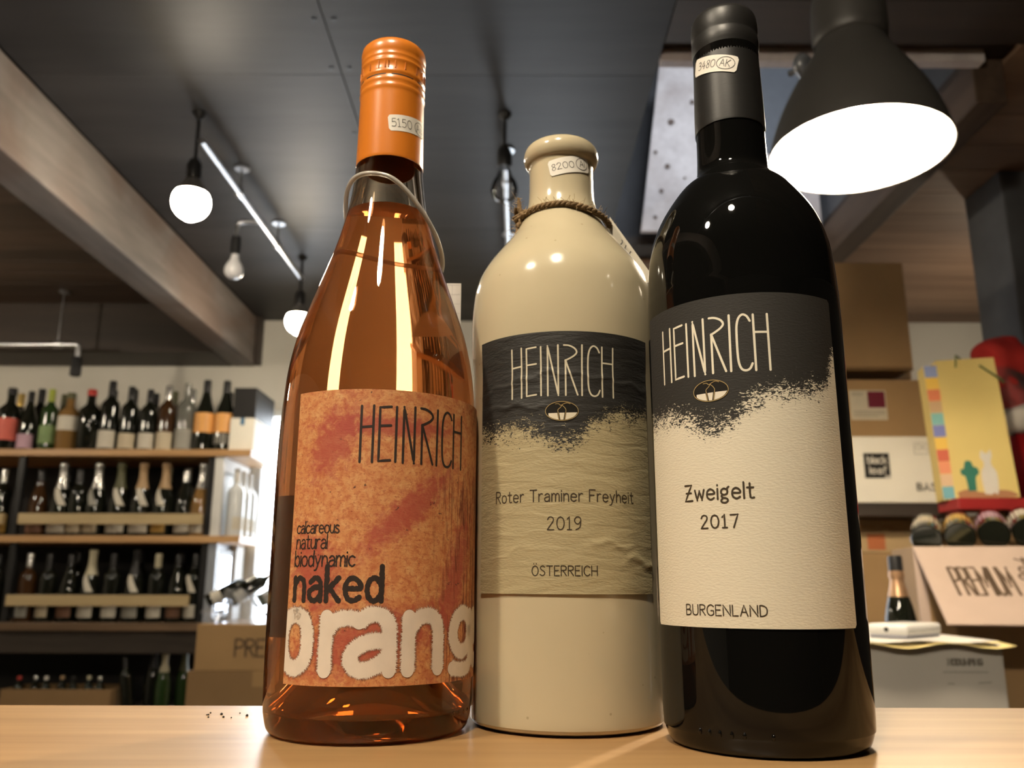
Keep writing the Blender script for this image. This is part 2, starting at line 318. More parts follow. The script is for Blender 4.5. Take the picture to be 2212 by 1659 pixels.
# ---------------------------------------------------------------- the room
X0, X1, Y0, Y1, ZC = -3.3, 2.7, -2.2, 3.8, CZ+1.2
struct(box('floor', (X0-.1, Y0-.1, -.06), (X1+.1, Y1+.2, 0), m_floor, bev=0))
wx0, wx1, wz0, wz1 = -1.16, -.80, .17, CZ+.775
OPEN = ((wx0, wx1), (.02, .32))
bm = bmesh.new()
for a, b in ((X0-.1, OPEN[0][0]), (OPEN[0][1], OPEN[1][0]), (OPEN[1][1], X1+.1)): bm_box(bm, (a, Y1, 0), (b, Y1+.12, ZC+1.3))
for a, b in OPEN: bm_box(bm, (a, Y1, wz1), (b, Y1+.12, ZC+1.3)); bm_box(bm, (a, Y1, 0), (b, Y1+.12, wz0))
struct(finish(bm, 'wall_back', m_wall))
struct(box('wall_left', (X0-.12, Y0-.1, 0), (X0, Y1, ZC+1.3), m_wall, bev=0))
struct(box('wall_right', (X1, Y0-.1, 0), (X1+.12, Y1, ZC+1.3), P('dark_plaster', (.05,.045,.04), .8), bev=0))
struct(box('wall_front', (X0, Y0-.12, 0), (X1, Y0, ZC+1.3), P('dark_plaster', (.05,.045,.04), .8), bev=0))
# tall narrow windows in the back wall
m_pane = THIN('window_glass', (.97,.98,.98), .02)
for k_, (a, b) in enumerate(OPEN):
    wd = bpy.data.objects.new('window_%d' % (1+2*k_), None); COL.objects.link(wd); struct(wd)
    for lo, hi in (((a, Y1+.01, wz0), (a+.03, Y1+.09, wz1)), ((b-.03, Y1+.01, wz0), (b, Y1+.09, wz1)), ((a+.03, Y1+.01, wz1-.03), (b-.03, Y1+.09, wz1)), ((a+.03, Y1+.01, wz0), (b-.03, Y1+.09, wz0+.04))): box('window_frame', lo, hi, m_white, wd, .003)
    box('pane', (a+.03, Y1+.047, wz0+.04), (b-.03, Y1+.053, wz1-.03), m_pane, wd, 0)
# ceiling: sheets in the middle, planks left and right, a well over the right half
ceil = bpy.data.objects.new('ceiling', None); COL.objects.link(ceil); struct(ceil)
box('backing', (X0, Y0, ZC+.018), (.345, Y1, ZC+.05), m_header, ceil, 0)
box('backing', (.345, Y0, ZC+.018), (X1, 1.75, ZC+.05), m_header, ceil, 0)
box('backing', (1.10, 1.75, ZC+.018), (X1, Y1, ZC+.05), m_header, ceil, 0)
box('backing', (.345, 2.92, ZC+.018), (1.10, Y1, ZC+.05), m_header, ceil, 0)
ys = [Y0, -.90, .005, .915, 1.825, 2.735, 3.645, Y1]
for xa, xb in ((-1.18, -.413), (-.413, .345)):
    for a, b in zip(ys[:-1], ys[1:]): box('ceiling_panel', (xa+.0012, a+.0003, ZC), (xb-.0012, b-.0003, ZC+.015), m_panel, ceil, .0006)
bm = bmesh.new()
for xx in (-.435, -.392):
    for yy in (.3, .62, .95, 1.28, 1.62, 1.80, 2.1, 2.45, 2.78, 3.1):
        bmesh.ops.create_cone(bm, cap_ends=True, segments=8, radius1=.0065, radius2=.005, depth=.002, matrix=Matrix.Translation((xx, yy, ZC-.001)))
finish(bm, 'nail_head', m_black, ceil)
y = Y0
while y < Y1-.01:
    b = min(y+.125, Y1); box('ceiling_plank', (X0, y+.001, ZC), (-1.293, b-.001, ZC+.015), m_plank, ceil, .001); y = b
y = Y0
while y < Y1-.01:
    b = min(y+.15, Y1)
    lo = .3465 if (b <= 1.76 or y >= 2.91) else 1.16
    box('ceiling_plank', (lo, y+.001, ZC), (X1, b-.001, ZC+.015), m_plank2 if y > 1.69 else m_header, ceil, .001); y = b  # far planks brightened, near ones darkened, to paint how the light falls
tag(box('ceiling_beam', (-1.293, Y0, ZC-.223), (-1.182, Y1, ZC), m_beam, bev=.006), 'long whitewashed rough timber beam under the ceiling, running to the back wall', 'beam')
struct(box('trim_1', (X0, 3.55, ZC-.223), (-1.294, Y1, ZC), m_header, bev=.003))
box('trim_board', (-1.181, 3.74, ZC-.22), (-1.16, Y1, ZC), m_header, None, .002)['kind'] = 'structure'; bpy.data.objects['trim_board'].name = 'trim_2'
# stair well
P('blue_grey_board', (.10,.108,.125), .6, var=.1)
struct(box('wall_well_left', (.327, 1.75, ZC+.05), (.345, 2.92, ZC+1.3), m_blackpaint, bev=0))  # near-black wall paints the shadow gap left of the stair
struct(box('wall_well_back', (.345, 2.92, ZC+.05), (1.10, 2.94, ZC+1.3), P('well_shade_plaster', (.05,.05,.055), .8), bev=0))  # darkened colour stands in for the shadow inside the well
struct(box('wall_well_right', (1.10, 1.75, ZC+.05), (1.12, 2.92, ZC+1.3), MATS['blue_grey_board'], bev=0))
bm = bmesh.new()
bm_box(bm, (.345, 1.73, ZC+.05), (1.10, 1.75, ZC+.40)); bm_box(bm, (.345, 1.73, ZC+1.20), (1.10, 1.75, ZC+1.3)); bm_box(bm, (.345, 1.73, ZC+.40), (.37, 1.75, ZC+1.20)); bm_box(bm, (1.07, 1.73, ZC+.40), (1.10, 1.75, ZC+1.20))
struct(finish(bm, 'wall_well_front', MATS['blue_grey_board']))
w2 = bpy.data.objects.new('window_2', None); COL.objects.link(w2); struct(w2)
for lo, hi in (((.37, 1.725, ZC+.40), (.40, 1.755, ZC+1.20)), ((1.04, 1.725, ZC+.40), (1.07, 1.755, ZC+1.20)), ((.40, 1.725, ZC+.40), (1.04, 1.755, ZC+.43)), ((.40, 1.725, ZC+1.17), (1.04, 1.755, ZC+1.20))): box('window_frame', lo, hi, m_white, w2, .002)
box('pane', (.40, 1.737, ZC+.43), (1.04, 1.743, ZC+1.17), m_pane, w2, 0)
struct(box('ceiling_well', (.32, 1.7, ZC+1.3), (1.13, 2.95, ZC+1.33), MATS['well_shade_plaster'], bev=0))
struct(box('trim_3', (.345, 1.745, ZC-.012), (1.10, 1.775, ZC+.05), m_pale, bev=.002))
st = bpy.data.objects.new('staircase', None); COL.objects.link(st); st.location = (.449, 2.75, ZC)
tag(st, 'pale knotty boarded side of a stair in the ceiling well behind the black bottle', 'stair')
def plate(name, pts, y0, y1, mat, parent):               # upright board with a given outline in x, z
    bm = bmesh.new(); A = [bm.verts.new((x, y0, z)) for x, z in pts]; B = [bm.verts.new((x, y1, z)) for x, z in pts]
    bm.faces.new(A); bm.faces.new(B[::-1]); n = len(pts)
    for i in range(n): bm.faces.new((A[i], B[i], B[(i+1) % n], A[(i+1) % n]))
    bmesh.ops.recalc_face_normals(bm, faces=bm.faces); return finish(bm, name, mat, parent)
plate('stair_board', [(0, 0.), (.088, .655), (.30, .655), (.30, .50), (.205, 0.)], 0, .02, m_pale, st)
plate('stair_board', [(.207, 0.), (.302, .50), (.302, .655), (.62, .655), (.62, .30), (.45, .30), (.33, .24), (.28, 0.)], .004, .024, MATS['blue_grey_board'], st)
plate('stair_board', [(.28, 0.), (.33, .24), (.45, .30), (.63, .20), (.63, 0.)], -.002, .018, m_pale, st)
kn = bmesh.new()
for xx, zz, rr in ((.060, .30, .007), (.10, .245, .010), (.075, .15, .008), (.14, .10, .006), (.05, .05, .007), (.16, .20, .005), (.12, .42, .012), (.20, .50, .009), (.09, .035, .006), (.58, .05, .007)):
    bmesh.ops.create_cone(kn, cap_ends=True, segments=10, radius1=rr*.7, radius2=rr, depth=.002, matrix=Matrix.Translation((xx, -.0025, zz)) @ Matrix.Rotation(R(90), 4, 'X'))
finish(kn, 'knot', P('knot_wood', (.10,.06,.045), .6), st)
tag(box('trimmer_beam', (1.085, 1.776, ZC-.10), (1.16, 3.3, ZC+.02), WOOD('trimmer_wood', (.05,.032,.022), (.12,.08,.055), 'Y', 7., .6), bev=.004), 'dark brown timber beam edging the ceiling well, right of the big lamp', 'beam')
bm = bmesh.new(); bm_box(bm, (1.443, 2.3, 0), (1.68, 2.5, ZC), .006)
post = tag(finish(bm, 'support_post', P('grey_post', (.10,.105,.115), .7, var=.25, nscale=7., bump=.4, bscale=30.)), 'rough blue grey timber post at the right edge of the room', 'post')

# ---------------------------------------------------------------- counter
ct = thing('bar_counter', 'light varnished wooden counter the three big bottles stand on', 'counter', (0, 0, 0))
box('top_board', (-1.4, .20, .962), (1.6, .427, 1.0), m_counter, ct, .003)
box('front_panel', (-1.38, .36, .02), (1.58, .385, .962), m_darkwood, ct, .002)
for xx in (-1.36, .1, 1.52): box('leg', (xx, .23, 0), (xx+.04, .27, .962), m_darkwood, ct, .002)
bm = bmesh.new()
for i in range(9):
    xx, yy = rnd.uniform(-.135, -.10), rnd.uniform(.385, .402); bmesh.ops.create_icosphere(bm, subdivisions=1, radius=rnd.uniform(.0003, .0007), matrix=Matrix.Translation((xx, yy, 1.0003)))
sp = finish(bm, 'crumbs', m_ink); sp['kind'] = 'stuff'; tag(sp, 'dark crumbs scattered on the counter left of the orange wine bottle', 'crumbs')

# ---------------------------------------------------------------- the HEINRICH wordmark (hand drawn strokes, mm)
def wordmark(s0, z0, ks=1., kz=1.):
    S = ['0,0 0,21;4.5,0 4.5,21.2;0,13 4.5,13.4', '11,0.9 6.8,0.5 6.8,20.6 11,21;6.8,13.6 11,13.9', '13,.4 13,21', '15.8,.2 15.8,21.2 20.1,.2 20.1,21.4',
         '~22.5,21.3 24.6,21.1 26.8,20 27.7,18.4 26.8,17 25,15.8 23,14.8;23.1,15 23.1,.2;23.3,14.4 27.9,.4', '29.7,.2 29.9,21.4',
         '~37.2,18.6 36.2,20.5 34.7,21.2 33.3,20 32.5,17.2 32.3,13 32.3,7 32.6,3 33.5,.7 35,.1 36.4,.8 37.3,2.6', '38.4,0 38.4,21;43.4,0 43.4,21;38.4,14.3 43.4,14.2']
    return [[(s0+p[0]*ks, z0+p[1]*kz) for p in st] for g in S for st in parse(g)]
def emblem(parent, s0, z0, Rm, mats):                    # oval with a white lower field and gold line work
    a, b = 6.7, 3.9; fn = cyl(Rm)
    def poly(name, pts, mat, f):
        bm = bmesh.new(); bm.faces.new([bm.verts.new(f(s0+x, z0+y)) for x, y in pts]); return finish(bm, name, mat, parent)
    N = 40
    ov = [(a*math.cos(2*math.pi*i/N), b*math.sin(2*math.pi*i/N)) for i in range(N)]
    bm = bmesh.new(); cols = 16
    for i in range(cols):                                # strips keep the oval on the curve
        xs = [-a+2*a*(i+k)/cols for k in (0, 1)]; ysn = [b*math.sqrt(max(0, 1-(x/a)**2)) for x in xs]
        vs = [fn(s0+xs[0], z0-ysn[0]-1e-3), fn(s0+xs[1], z0-ysn[1]-1e-3), fn(s0+xs[1], z0+ysn[1]+1e-3), fn(s0+xs[0], z0+ysn[0]+1e-3)]
        bm.faces.new([bm.verts.new(v) for v in vs])
    finish(bm, 'emblem_field', mats[0], parent)
    f2 = cyl(Rm+.05); bm = bmesh.new()
    for i in range(cols):
        xs = [-a*.93+2*a*.93*(i+k)/cols for k in (0, 1)]; lo = [-b*.93*math.sqrt(max(0, 1-(x/(a*.95))**2)) for x in xs]; hi = [min(-.75+.02*x, .0) for x in xs]
        if min(hi[k]-lo[k] for k in (0, 1)) < .05: continue
        bm.faces.new([bm.verts.new(f2(s0+x, z0+yy)) for x, yy in ((xs[0], lo[0]), (xs[1], lo[1]), (xs[1], hi[1]), (xs[0], hi[0]))])
    finish(bm, 'emblem_lower_field', mats[1], parent)
    f3 = cyl(Rm+.09)
    letters('emblem_legs', [[(s0-1.5, z0-.6), (s0-1.0, z0-3.6)], [(s0+1.5, z0-.5), (s0+1.0, z0-3.6)]], .75, f3, mats[0], parent)
    f4 = cyl(Rm+.13)
    rg = [[(s0+x, z0+y) for x, y in ov+[ov[0]]]]
    ln = [parse('~-2.6,2.9 -1.3,2.95 -.4,2.3 .8,2.9 2.2,3.3 3.4,2.9')[0], parse('~.2,2.4 -.6,1.4 -1.6,.4 -1.4,-1.2 -1.2,-3.6')[0], parse('~.3,2.2 1.2,1.3 1.7,.2 1.4,-1.4 1.2,-3.6')[0]]
    letters('emblem_outline', rg+[[(s0+x, z0+y) for x, y in l] for l in ln], .24, f4, mats[2], parent)
m_gold = P('gold_foil', (.62,.45,.20), .3, metal=.35, var=.1)
m_cream = P('cream_print', (.66,.60,.45), .6, var=.03); m_creamR = P('ivory_print', (.80,.74,.60), .6, var=.03)
m_field = P('dark_print', (.016,.014,.011), .35, var=.1)
m_lowM = P('pale_emblem', (.74,.67,.52), .5, var=.03)

def torn_label(name, top, low, se, rough=.75, wrinkle=.3):
    m, nt, b = new_mat(name); N = nt.nodes
    uv = N.new('ShaderNodeUVMap'); uv.uv_map = 'UVMap'; sx = N.new('ShaderNodeSeparateXYZ'); link(nt, uv.outputs[0], sx.inputs[0])
    mr = N.new('ShaderNodeMapRange'); mr.inputs[1].default_value = (se-45)/100; mr.inputs[2].default_value = (se+55)/100; link(nt, sx.outputs[0], mr.inputs[0])
    fc = N.new('ShaderNodeFloatCurve'); cv = fc.mapping.curves[0]
    pts = [(0, 118.5), (.08, 117), (.22, 117.5), (.35, 116), (.42, 111.5), (.50, 112), (.58, 119), (.70, 123), (.80, 124), (.88, 125.5), (.94, 136), (1, 149)]
    for i, (x, z) in enumerate(pts):
        q = (x, (z-100)/50)
        if i == 0: cv.points[0].location = q
        elif i == len(pts)-1: cv.points[-1].location = q
        else: cv.points.new(*q)
    fc.mapping.update(); link(nt, mr.outputs[0], fc.inputs['Value'])
    def math_(op, a, bb, c=None):
        n = N.new('ShaderNodeMath'); n.operation = op
        for i, v in enumerate((a, bb, c)):
            if v is None: continue
            if isinstance(v, (int, float)): n.inputs[i].default_value = v
            else: link(nt, v, n.inputs[i])
        return n.outputs[0]
    zb = math_('MULTIPLY_ADD', fc.outputs[0], .5, 1.0)
    d = math_('SUBTRACT', sx.outputs[1], zb)
    def noise(scale, st, det=4, dist=0.):
        mp = N.new('ShaderNodeMapping'); mp.inputs['Scale'].default_value = st; mp.inputs['Rotation'].default_value = (0, 0, R(12)); link(nt, uv.outputs[0], mp.inputs['Vector'])
        n = N.new('ShaderNodeTexNoise'); n.inputs['Scale'].default_value = scale; n.inputs['Detail'].default_value = det; n.inputs['Distortion'].default_value = dist
        link(nt, mp.outputs[0], n.inputs['Vector']); return math_('SUBTRACT', n.outputs[0], .5)
    n1 = noise(14, (1, 1, 1)); n2 = noise(105, (.45, 1, 1), 5, 1.5); n3 = noise(300, (.4, 1, 1), 3, 1.)
    d = math_('MULTIPLY_ADD', n1, .10, d); d = math_('MULTIPLY_ADD', n2, .28, d); d = math_('MULTIPLY_ADD', n3, .20, d)
    mk = N.new('ShaderNodeMapRange'); mk.inputs[1].default_value = -.002; mk.inputs[2].default_value = .002; link(nt, d, mk.inputs[0])
    mx = N.new('ShaderNodeMix'); mx.data_type = 'RGBA'; mx.inputs[6].default_value = tuple(low)+(1,); mx.inputs[7].default_value = tuple(top)+(1,)
    link(nt, mk.outputs[0], mx.inputs[0]); link(nt, mx.outputs[2], b.inputs['Base Color'])
    b.inputs['Roughness'].default_value = rough
    h = math_('MULTIPLY_ADD', noise(160, (.4, 1, 1), 3), .5, math_('MULTIPLY', noise(24, (.25, 1, 1), 3, .6), wrinkle*4))
    bp = N.new('ShaderNodeBump'); bp.inputs['Strength'].default_value = .6; bp.inputs['Distance'].default_value = .00045; link(nt, h, bp.inputs['Height']); link(nt, bp.outputs[0], b.inputs['Normal'])
    return m

# ---------------------------------------------------------------- black bottle (right)
def mm(pr): return [(r/1000, z/1000) for r, z in pr]
m_bglass = P('black_glass', (.0035,.0035,.0032), .03, spec=.42, var=0.)
bR = thing('wine_bottle', 'tall black glass wine bottle with matt black capsule and white and black label', 'bottle', (.0944, .333, 1.0))
lathe('bottle_body', mm([(0, 8), (12, 6), (26, 1.5), (31, 0)]+smooth_prof([(33, 0), (35.4, 1.4), (37, 6), (37.6, 11), (37.9, 50), (38, 102), (38.1, 161), (37.9, 171), (37.1, 184), (36, 191.3), (34.1, 198.4), (31.4, 205), (27, 212.4), (22.2, 218.9), (17.8, 222.9), (15.3, 226.5), (14.7, 231), (14.45, 240), (14.4, 254)], 4)+[(14, 296), (0, 296)]), m_bglass, bR, 96, ang=50)
m_caps = P('matt_black_capsule', (.014,.0135,.013), .42, spec=.45, var=.08, stretch=(1, 1, 8), nscale=60, bump=.05, bscale=300)
lathe('capsule', mm([(14.5, 246), (14.83, 246.1), (14.86, 246.6), (14.85, 247.6), (14.8, 255), (14.4, 270), (14.12, 281.5), (14.08, 282.9), (14.06, 283.4), (14.1, 284), (14.45, 285.4), (14.6, 287.6), (14.55, 290), (14.25, 291), (14.25, 291.8), (14.5, 293), (14.55, 297), (14.2, 300), (13.4, 302), (11, 302.6), (0, 302.6)]), m_caps, bR, 72, ang=60)
mR = torn_label('ivory_torn_label', (.020,.018,.015), (.72,.66,.52), -23.5, .78, .05)
lbR = patch('front_label', -58.5, 27.2, 41.8, 160.8, 38.25, mR, bR, round_=1.2, ns=90)
RR = 38.33
letters('wordmark', wordmark(-45.2, 131.4, 1.005, 1.0), .82, cyl(RR), m_creamR, lbR)
letters('wine_name', layout('Zweigelt', -36, -10.1, 85.7, 5.6, .2), .72, cyl(RR), m_ink2, lbR, rough=.12)
letters('vintage', layout('2017', -29.6, -16, 75.7, 4.5, .26), .62, cyl(RR), m_ink2, lbR, rough=.12)
letters('region_name', layout('BURGENLAND', -37.9, -8.2, 45.9, 3.5, .2), .45, cyl(RR), m_ink2, lbR, rough=.1)
emblem(lbR, -23.5, 125.2, RR, (m_field, P('ivory_emblem', (.80,.74,.62), .5, var=.03), m_gold))
stR = patch('price_sticker', -20.2, 1.2, 269.5, 277.3, 14.75, m_paper, bR, rot=R(-14.5), round_=1.3, ns=30, nz=2)
def hand(name, txt, s0, s1, z, h, rot, cs, cz, Rm, parent, circ=None):
    st = layout(txt, s0, s1, z, h, .18, jit=.05)
    if circ: cx_, cz_, rx, rz = circ; st.append([(cx_+rx*math.cos(t*math.pi/10+.4), cz_+rz*math.sin(t*math.pi/10+.4)) for t in range(21)])
    c, s_ = math.cos(rot), math.sin(rot); st = [[(cs+(x-cs)*c-(y-cz)*s_, cz+(x-cs)*s_+(y-cz)*c) for x, y in q] for q in st]
    letters(name, st, .27, cyl(Rm), m_pencil, parent, maxlen=.6)
hand('handwriting', '3480', -17.2, -8.6, 271.8, 3.4, R(-14.5), -9.5, 273.4, 14.83, stR)
hand('handwriting', 'AK', -6.4, -2.0, 271.9, 3.3, R(-14.5), -9.5, 273.4, 14.83, stR, (-4.0, 273.5, 3.9, 2.9))
bm = bmesh.new()
for a in (-52, -46, -40, -33.5, -27, -13):
    bmesh.ops.create_uvsphere(bm, u_segments=8, v_segments=6, radius=.0007, matrix=Matrix.Translation((.0374*math.sin(R(a)), -.0374*math.cos(R(a)), .0075)) @ Matrix.Diagonal((1, 1, 1.7, 1)))
finish(bm, 'embossed_dots', m_bglass, bR, smooth=True)

# ---------------------------------------------------------------- stoneware bottle (middle)
m_clay = P('cream_stoneware', (.55,.475,.32), .16, spec=.5, var=.035, nscale=30, coat=.5, coatr=.06)
nt = m_clay.node_tree; b = nt.nodes['Principled BSDF']; vz = nt.nodes.new('ShaderNodeTexVoronoi'); vz.inputs['Scale'].default_value = 95; tcn = nt.nodes.new('ShaderNodeTexCoord')
link(nt, tcn.outputs['Object'], vz.inputs['Vector']); rp = nt.nodes.new('ShaderNodeValToRGB'); rp.color_ramp.elements[0].position = .035; rp.color_ramp.elements[1].position = .06
rp.color_ramp.elements[0].color = (.30,.22,.12,1); rp.color_ramp.elements[1].color = (1,1,1,1); link(nt, vz.outputs['Distance'], rp.inputs[0])
mxx = nt.nodes.new('ShaderNodeMix'); mxx.data_type = 'RGBA'; mxx.blend_type = 'MULTIPLY'; mxx.inputs[0].default_value = .35
src = b.inputs['Base Color'].links[0].from_socket; link(nt, src, mxx.inputs[6]); link(nt, rp.outputs[0], mxx.inputs[7]); link(nt, mxx.outputs[2], b.inputs['Base Color'])
bM = thing('stoneware_bottle', 'squat cream glazed stoneware wine bottle with beige and black label', 'bottle', (.0236, .378, 1.0))
lathe('bottle_body', mm([(0, 3), (30, 3), (36, 1.2)]+smooth_prof([(37.5, 1.0), (39.6, 1.2), (40.4, 2.4), (40.75, 4.5), (40.8, 20), (41, 80), (41.2, 140), (41.9, 155), (42.2, 165), (42.1, 174), (41.2, 185), (39.7, 191.6), (37.3, 197.4), (33, 204), (27.6, 210.9), (22.4, 217.9), (18.4, 226), (16.2, 233), (15.5, 240), (15.4, 249), (15.6, 252.4), (16.9, 254), (17.9, 256.2), (18.1, 258.8), (17.3, 261.6), (15.5, 263.4), (13, 264.2), (10.5, 263.6)], 4)+[(9.6, 262), (9.4, 240), (0, 239)]), m_clay, bM, 96, ang=60)
lathe('foot_ring', mm([(0, 0), (36.6, 0), (37.6, .5), (37.8, 1.2), (0, 1.2)]), P('unglazed_foot', (.10,.07,.045), .8), bM, 64)
def bodyM(z):                                            # body radius beyond the label's own 41.6
    pr = ((40, 40.9), (80, 41.0), (140, 41.2), (155, 41.9), (165, 42.2))
    for (a_, b_), (c_, d_) in zip(pr[:-1], pr[1:]):
        if a_ <= z <= c_: return max(0, b_+(d_-b_)*(z-a_)/(c_-a_)+.22-41.6)
    return 0
def wavM(s, z):
    w = bodyM(z)
    for s1, z1, s2, z2, a, k in ((-43, 134, -8, 141, .28, 1.1), (-8, 141, 39, 136, .28, 1.1), (-42, 127, -20, 129, .25, 1.2), (8, 73, 27, 70, .35, 1.0), (24, 67, 39, 63.5, .55, 1.5), (-25, 69, -16, 71.5, .25, 1.0), (-30, 128, -10, 126.5, .3, 1.0)):
        t = (s-s1)/(s2-s1)
        if -.1 < t < 1.1:
            dz = z-(z1+(z2-z1)*t+.8*math.sin(s*.5)); w += a*math.exp(-(dz/k)**2)*min(1, max(0, min(t+.1, 1.1-t)*5))
    return w
mM = torn_label('khaki_torn_label', (.018,.0165,.014), (.40,.335,.19), -3.4, .62, .5)
lbM = patch('front_label', -44.1, 39.2, 52.5, 158.2, 41.6, mM, bM, ns=120, nz=150, wav=wavM)
RM = 41.62
def cylw(Rm, wav, e): return lambda s, z: ((Rm+wav(s, z)+e)*math.sin(s/Rm)/1000, -(Rm+wav(s, z)+e)*math.cos(s/Rm)/1000, z/1000)
fnM = cylw(41.6, wavM, .09)
letters('wordmark', wordmark(-24.9, 130.9, 1.005, 1.0), .68, fnM, m_cream, lbM, maxlen=.9)
letters('wine_name', layout('Roter Traminer Freyheit', -33.2, 27.6, 88.2, 4.6, .2), .5, fnM, m_ink2, lbM, rough=.12, maxlen=.9)
letters('vintage', layout('2019', -9.6, 3.6, 77.1, 5.0, .24), .45, fnM, m_ink2, lbM, rough=.15, maxlen=.9)
letters('country_name', layout('ÖSTERREICH', -15.9, 9.9, 59.5, 3.7, .2), .42, fnM, m_ink2, lbM, rough=.1, maxlen=.9)
emblem(lbM, -3.4, 124.6, RM+.1, (m_field, m_lowM, m_gold))
stM = patch('price_sticker', -7.0, 14.2, 243.8, 252, 15.75, m_paper, bM, rot=R(12), round_=1.3, ns=30, nz=2)
hand('handwriting', '8200', -5.6, 5.2, 246.2, 3.2, R(12), 3.6, 247.9, 15.83, stM)
hand('handwriting', 'AI', 8.3, 11.4, 246.3, 3.3, R(12), 3.6, 247.9, 15.83, stM, (9.8, 247.8, 3.4, 2.9))

# jute cord and its paper tag
jc = thing('jute_cord', 'twisted brown jute cord tied round the neck of the stoneware bottle with frayed knot', 'cord', (.0236, .378, 1.0))
m_jute = P('jute', (.21,.135,.065), .9, var=.25, nscale=300, bump=.4, bscale=900)
def ring_pt(a):                                          # tilted loop resting where neck meets shoulder
    z = .2262 - .0035*(1-math.cos(a-.0))/2 - .003*max(0, math.sin(a)); r = .0191+max(0, (.2262-z))*.85
    return Vector((r*math.sin(a), -r*math.cos(a), z)), Vector((math.sin(a), -math.cos(a), 0))
bm = bmesh.new()
for k in range(3):
    pts = []
    for i in range(121):
        a = 2*math.pi*i/120; c, nn = ring_pt(a); ph = a*18+k*2*math.pi/3; pts.append(c+nn*.00078*math.cos(ph)+Vector((0, 0, .00078*math.sin(ph))))
    tube_bm(bm, pts[:-1], .0009, 6, closed=True)
finish(bm, 'cord_loop', m_jute, jc, smooth=True, ang=80)
kc = Vector((-.0196, -.004, .2245))
bm = bmesh.new()
for k in range(4):
    pts = [kc+Vector((rnd.uniform(-.0015, .0015)+.0022*math.cos(t*.9+k), .0022*math.sin(t*.9+k*1.3), -.004+.0012*t)) for t in range(9)]
    tube_bm(bm, pts, .0009, 6)
finish(bm, 'knot', m_jute, jc, smooth=True, ang=80)
for dx, dz, ln in ((-.0012, .011, 1), (-.0028, -.010, 1)):
    tube('cord_end', [kc+Vector((dx*t, -.001*t, dz*t)) for t in (0, .35, .7, 1)], [.0011, .0011, .0010, .0006], m_jute, jc, 6)
bm = bmesh.new()
for i in range(150):
    if i < 80: p = kc+Vector((rnd.uniform(-.003, .002), rnd.uniform(-.002, .003), rnd.uniform(-.010, .011))); d = Vector((rnd.uniform(-1.2, .4), rnd.uniform(-.8, .8), rnd.uniform(-.7, 1.)))
    else:
        a = rnd.uniform(-1.6, 1.6); c, nn = ring_pt(a); p = c; d = nn*rnd.uniform(.1, .7)+Vector((rnd.uniform(-.6, .6), 0, rnd.uniform(-.6, 1.)))
    d = d.normalized()*rnd.uniform(.002, .0052); cu = Vector((rnd.uniform(-1, 1), rnd.uniform(-1, 1), rnd.uniform(-1, 1)))*.0008
    tube_bm(bm, [p, p+d*.5+cu, p+d], .00009, 3)
fr = finish(bm, 'frayed_fibres', P('jute_fibre', (.36,.25,.13), .9), jc); fr['kind'] = 'stuff'
m_tag = P('tag_paper', (.62,.57,.47), .7, var=.04)
tg = thing('paper_tag', 'narrow cream paper tag with handwriting hanging off the jute cord of the stoneware bottle', 'tag', (.0463, .3735, 1.2262))
bm = bmesh.new(); T = [(0, 0, 0), (.0205, .0015, -.0305), (.0165, .001, -.0330), (-.0030, 0, -.0115)]
nn = Vector((.25, -.95, -.1))*.00012
f = [bm.verts.new(Vector(t)) for t in T]; g = [bm.verts.new(Vector(t)-nn*2) for t in T]
bm.faces.new(f); bm.faces.new(g[::-1])
for i in range(4): bm.faces.new((f[i], f[(i+1) % 4], g[(i+1) % 4], g[i]))
bmesh.ops.recalc_face_normals(bm, faces=bm.faces); finish(bm, 'tag_card', m_tag, tg)
def tagfn(s, z):                                         # along the tag
    a = Vector(T[3]).lerp(Vector(T[2]), s); c = Vector(T[0]).lerp(Vector(T[1]), s); v = a.lerp(c, z); return tuple(v+nn*1.2)
letters('handwriting', [[(.30+.1*k+.05*p[0]*1.2, .25+.5*p[1]) for p in q] for k, ch in enumerate('3k5yn') for q in parse(FONT[ch])], .018, tagfn, m_pencil, tg, maxlen=.1)

# ---------------------------------------------------------------- orange wine bottle (left)
bL = thing('wine_bottle', 'clear glass bottle of orange wine with orange screw cap and marbled red label', 'bottle', (-.0570, .3595, 1.0))
outer = smooth_prof([(37, 0), (39.2, 1.8), (40.4, 6), (41, 11), (41.4, 26), (41.55, 46), (41.6, 75), (41.6, 105), (41.3, 119), (40.7, 131), (39.8, 142), (38.3, 151.6), (36.2, 161), (32.8, 171.6), (29.2, 182.4), (25.9, 192), (22.9, 201.2), (20.2, 211), (17.7, 222), (16.2, 233), (15.3, 243), (14.6, 262), (14.3, 285)], 4)
inner = smooth_prof([(34.5, 8.5), (37.4, 12.5), (38.3, 20), (38.7, 46), (38.8, 75), (38.8, 105), (38.4, 119), (37.8, 131), (36.9, 142), (35.4, 151.6), (33.3, 161), (29.9, 171.6), (26.3, 182.4), (22.9, 192), (19.9, 201.2), (17.1, 211), (14.6, 222), (12.9, 233), (11.8, 243), (10.8, 262), (10.3, 285)], 4)
punt_o = [(0, 33), (6, 32), (12, 28), (19, 20), (26, 10.5), (31, 4), (34.5, .6)]; punt_i = [(31, 9.5), (26, 15.5), (19, 25), (12, 32.5), (6, 36.2), (0, 37)]
m_glassL = GLASS('clear_bottle_glass', (.95,.89,.80), 1.50)
lathe('bottle_glass', mm(punt_o+outer+[(13.6, 299), (11.0, 299)]+inner[::-1]+punt_i), m_glassL, bL, 96, ang=50)
FILL = 219.
win = [(r+.35, z) for r, z in inner if z < FILL]; rl = 15.25+.35
m_wine = GLASS('orange_wine', (.985,.67,.45), 1.34, 0., (.84,.38,.17), .20)
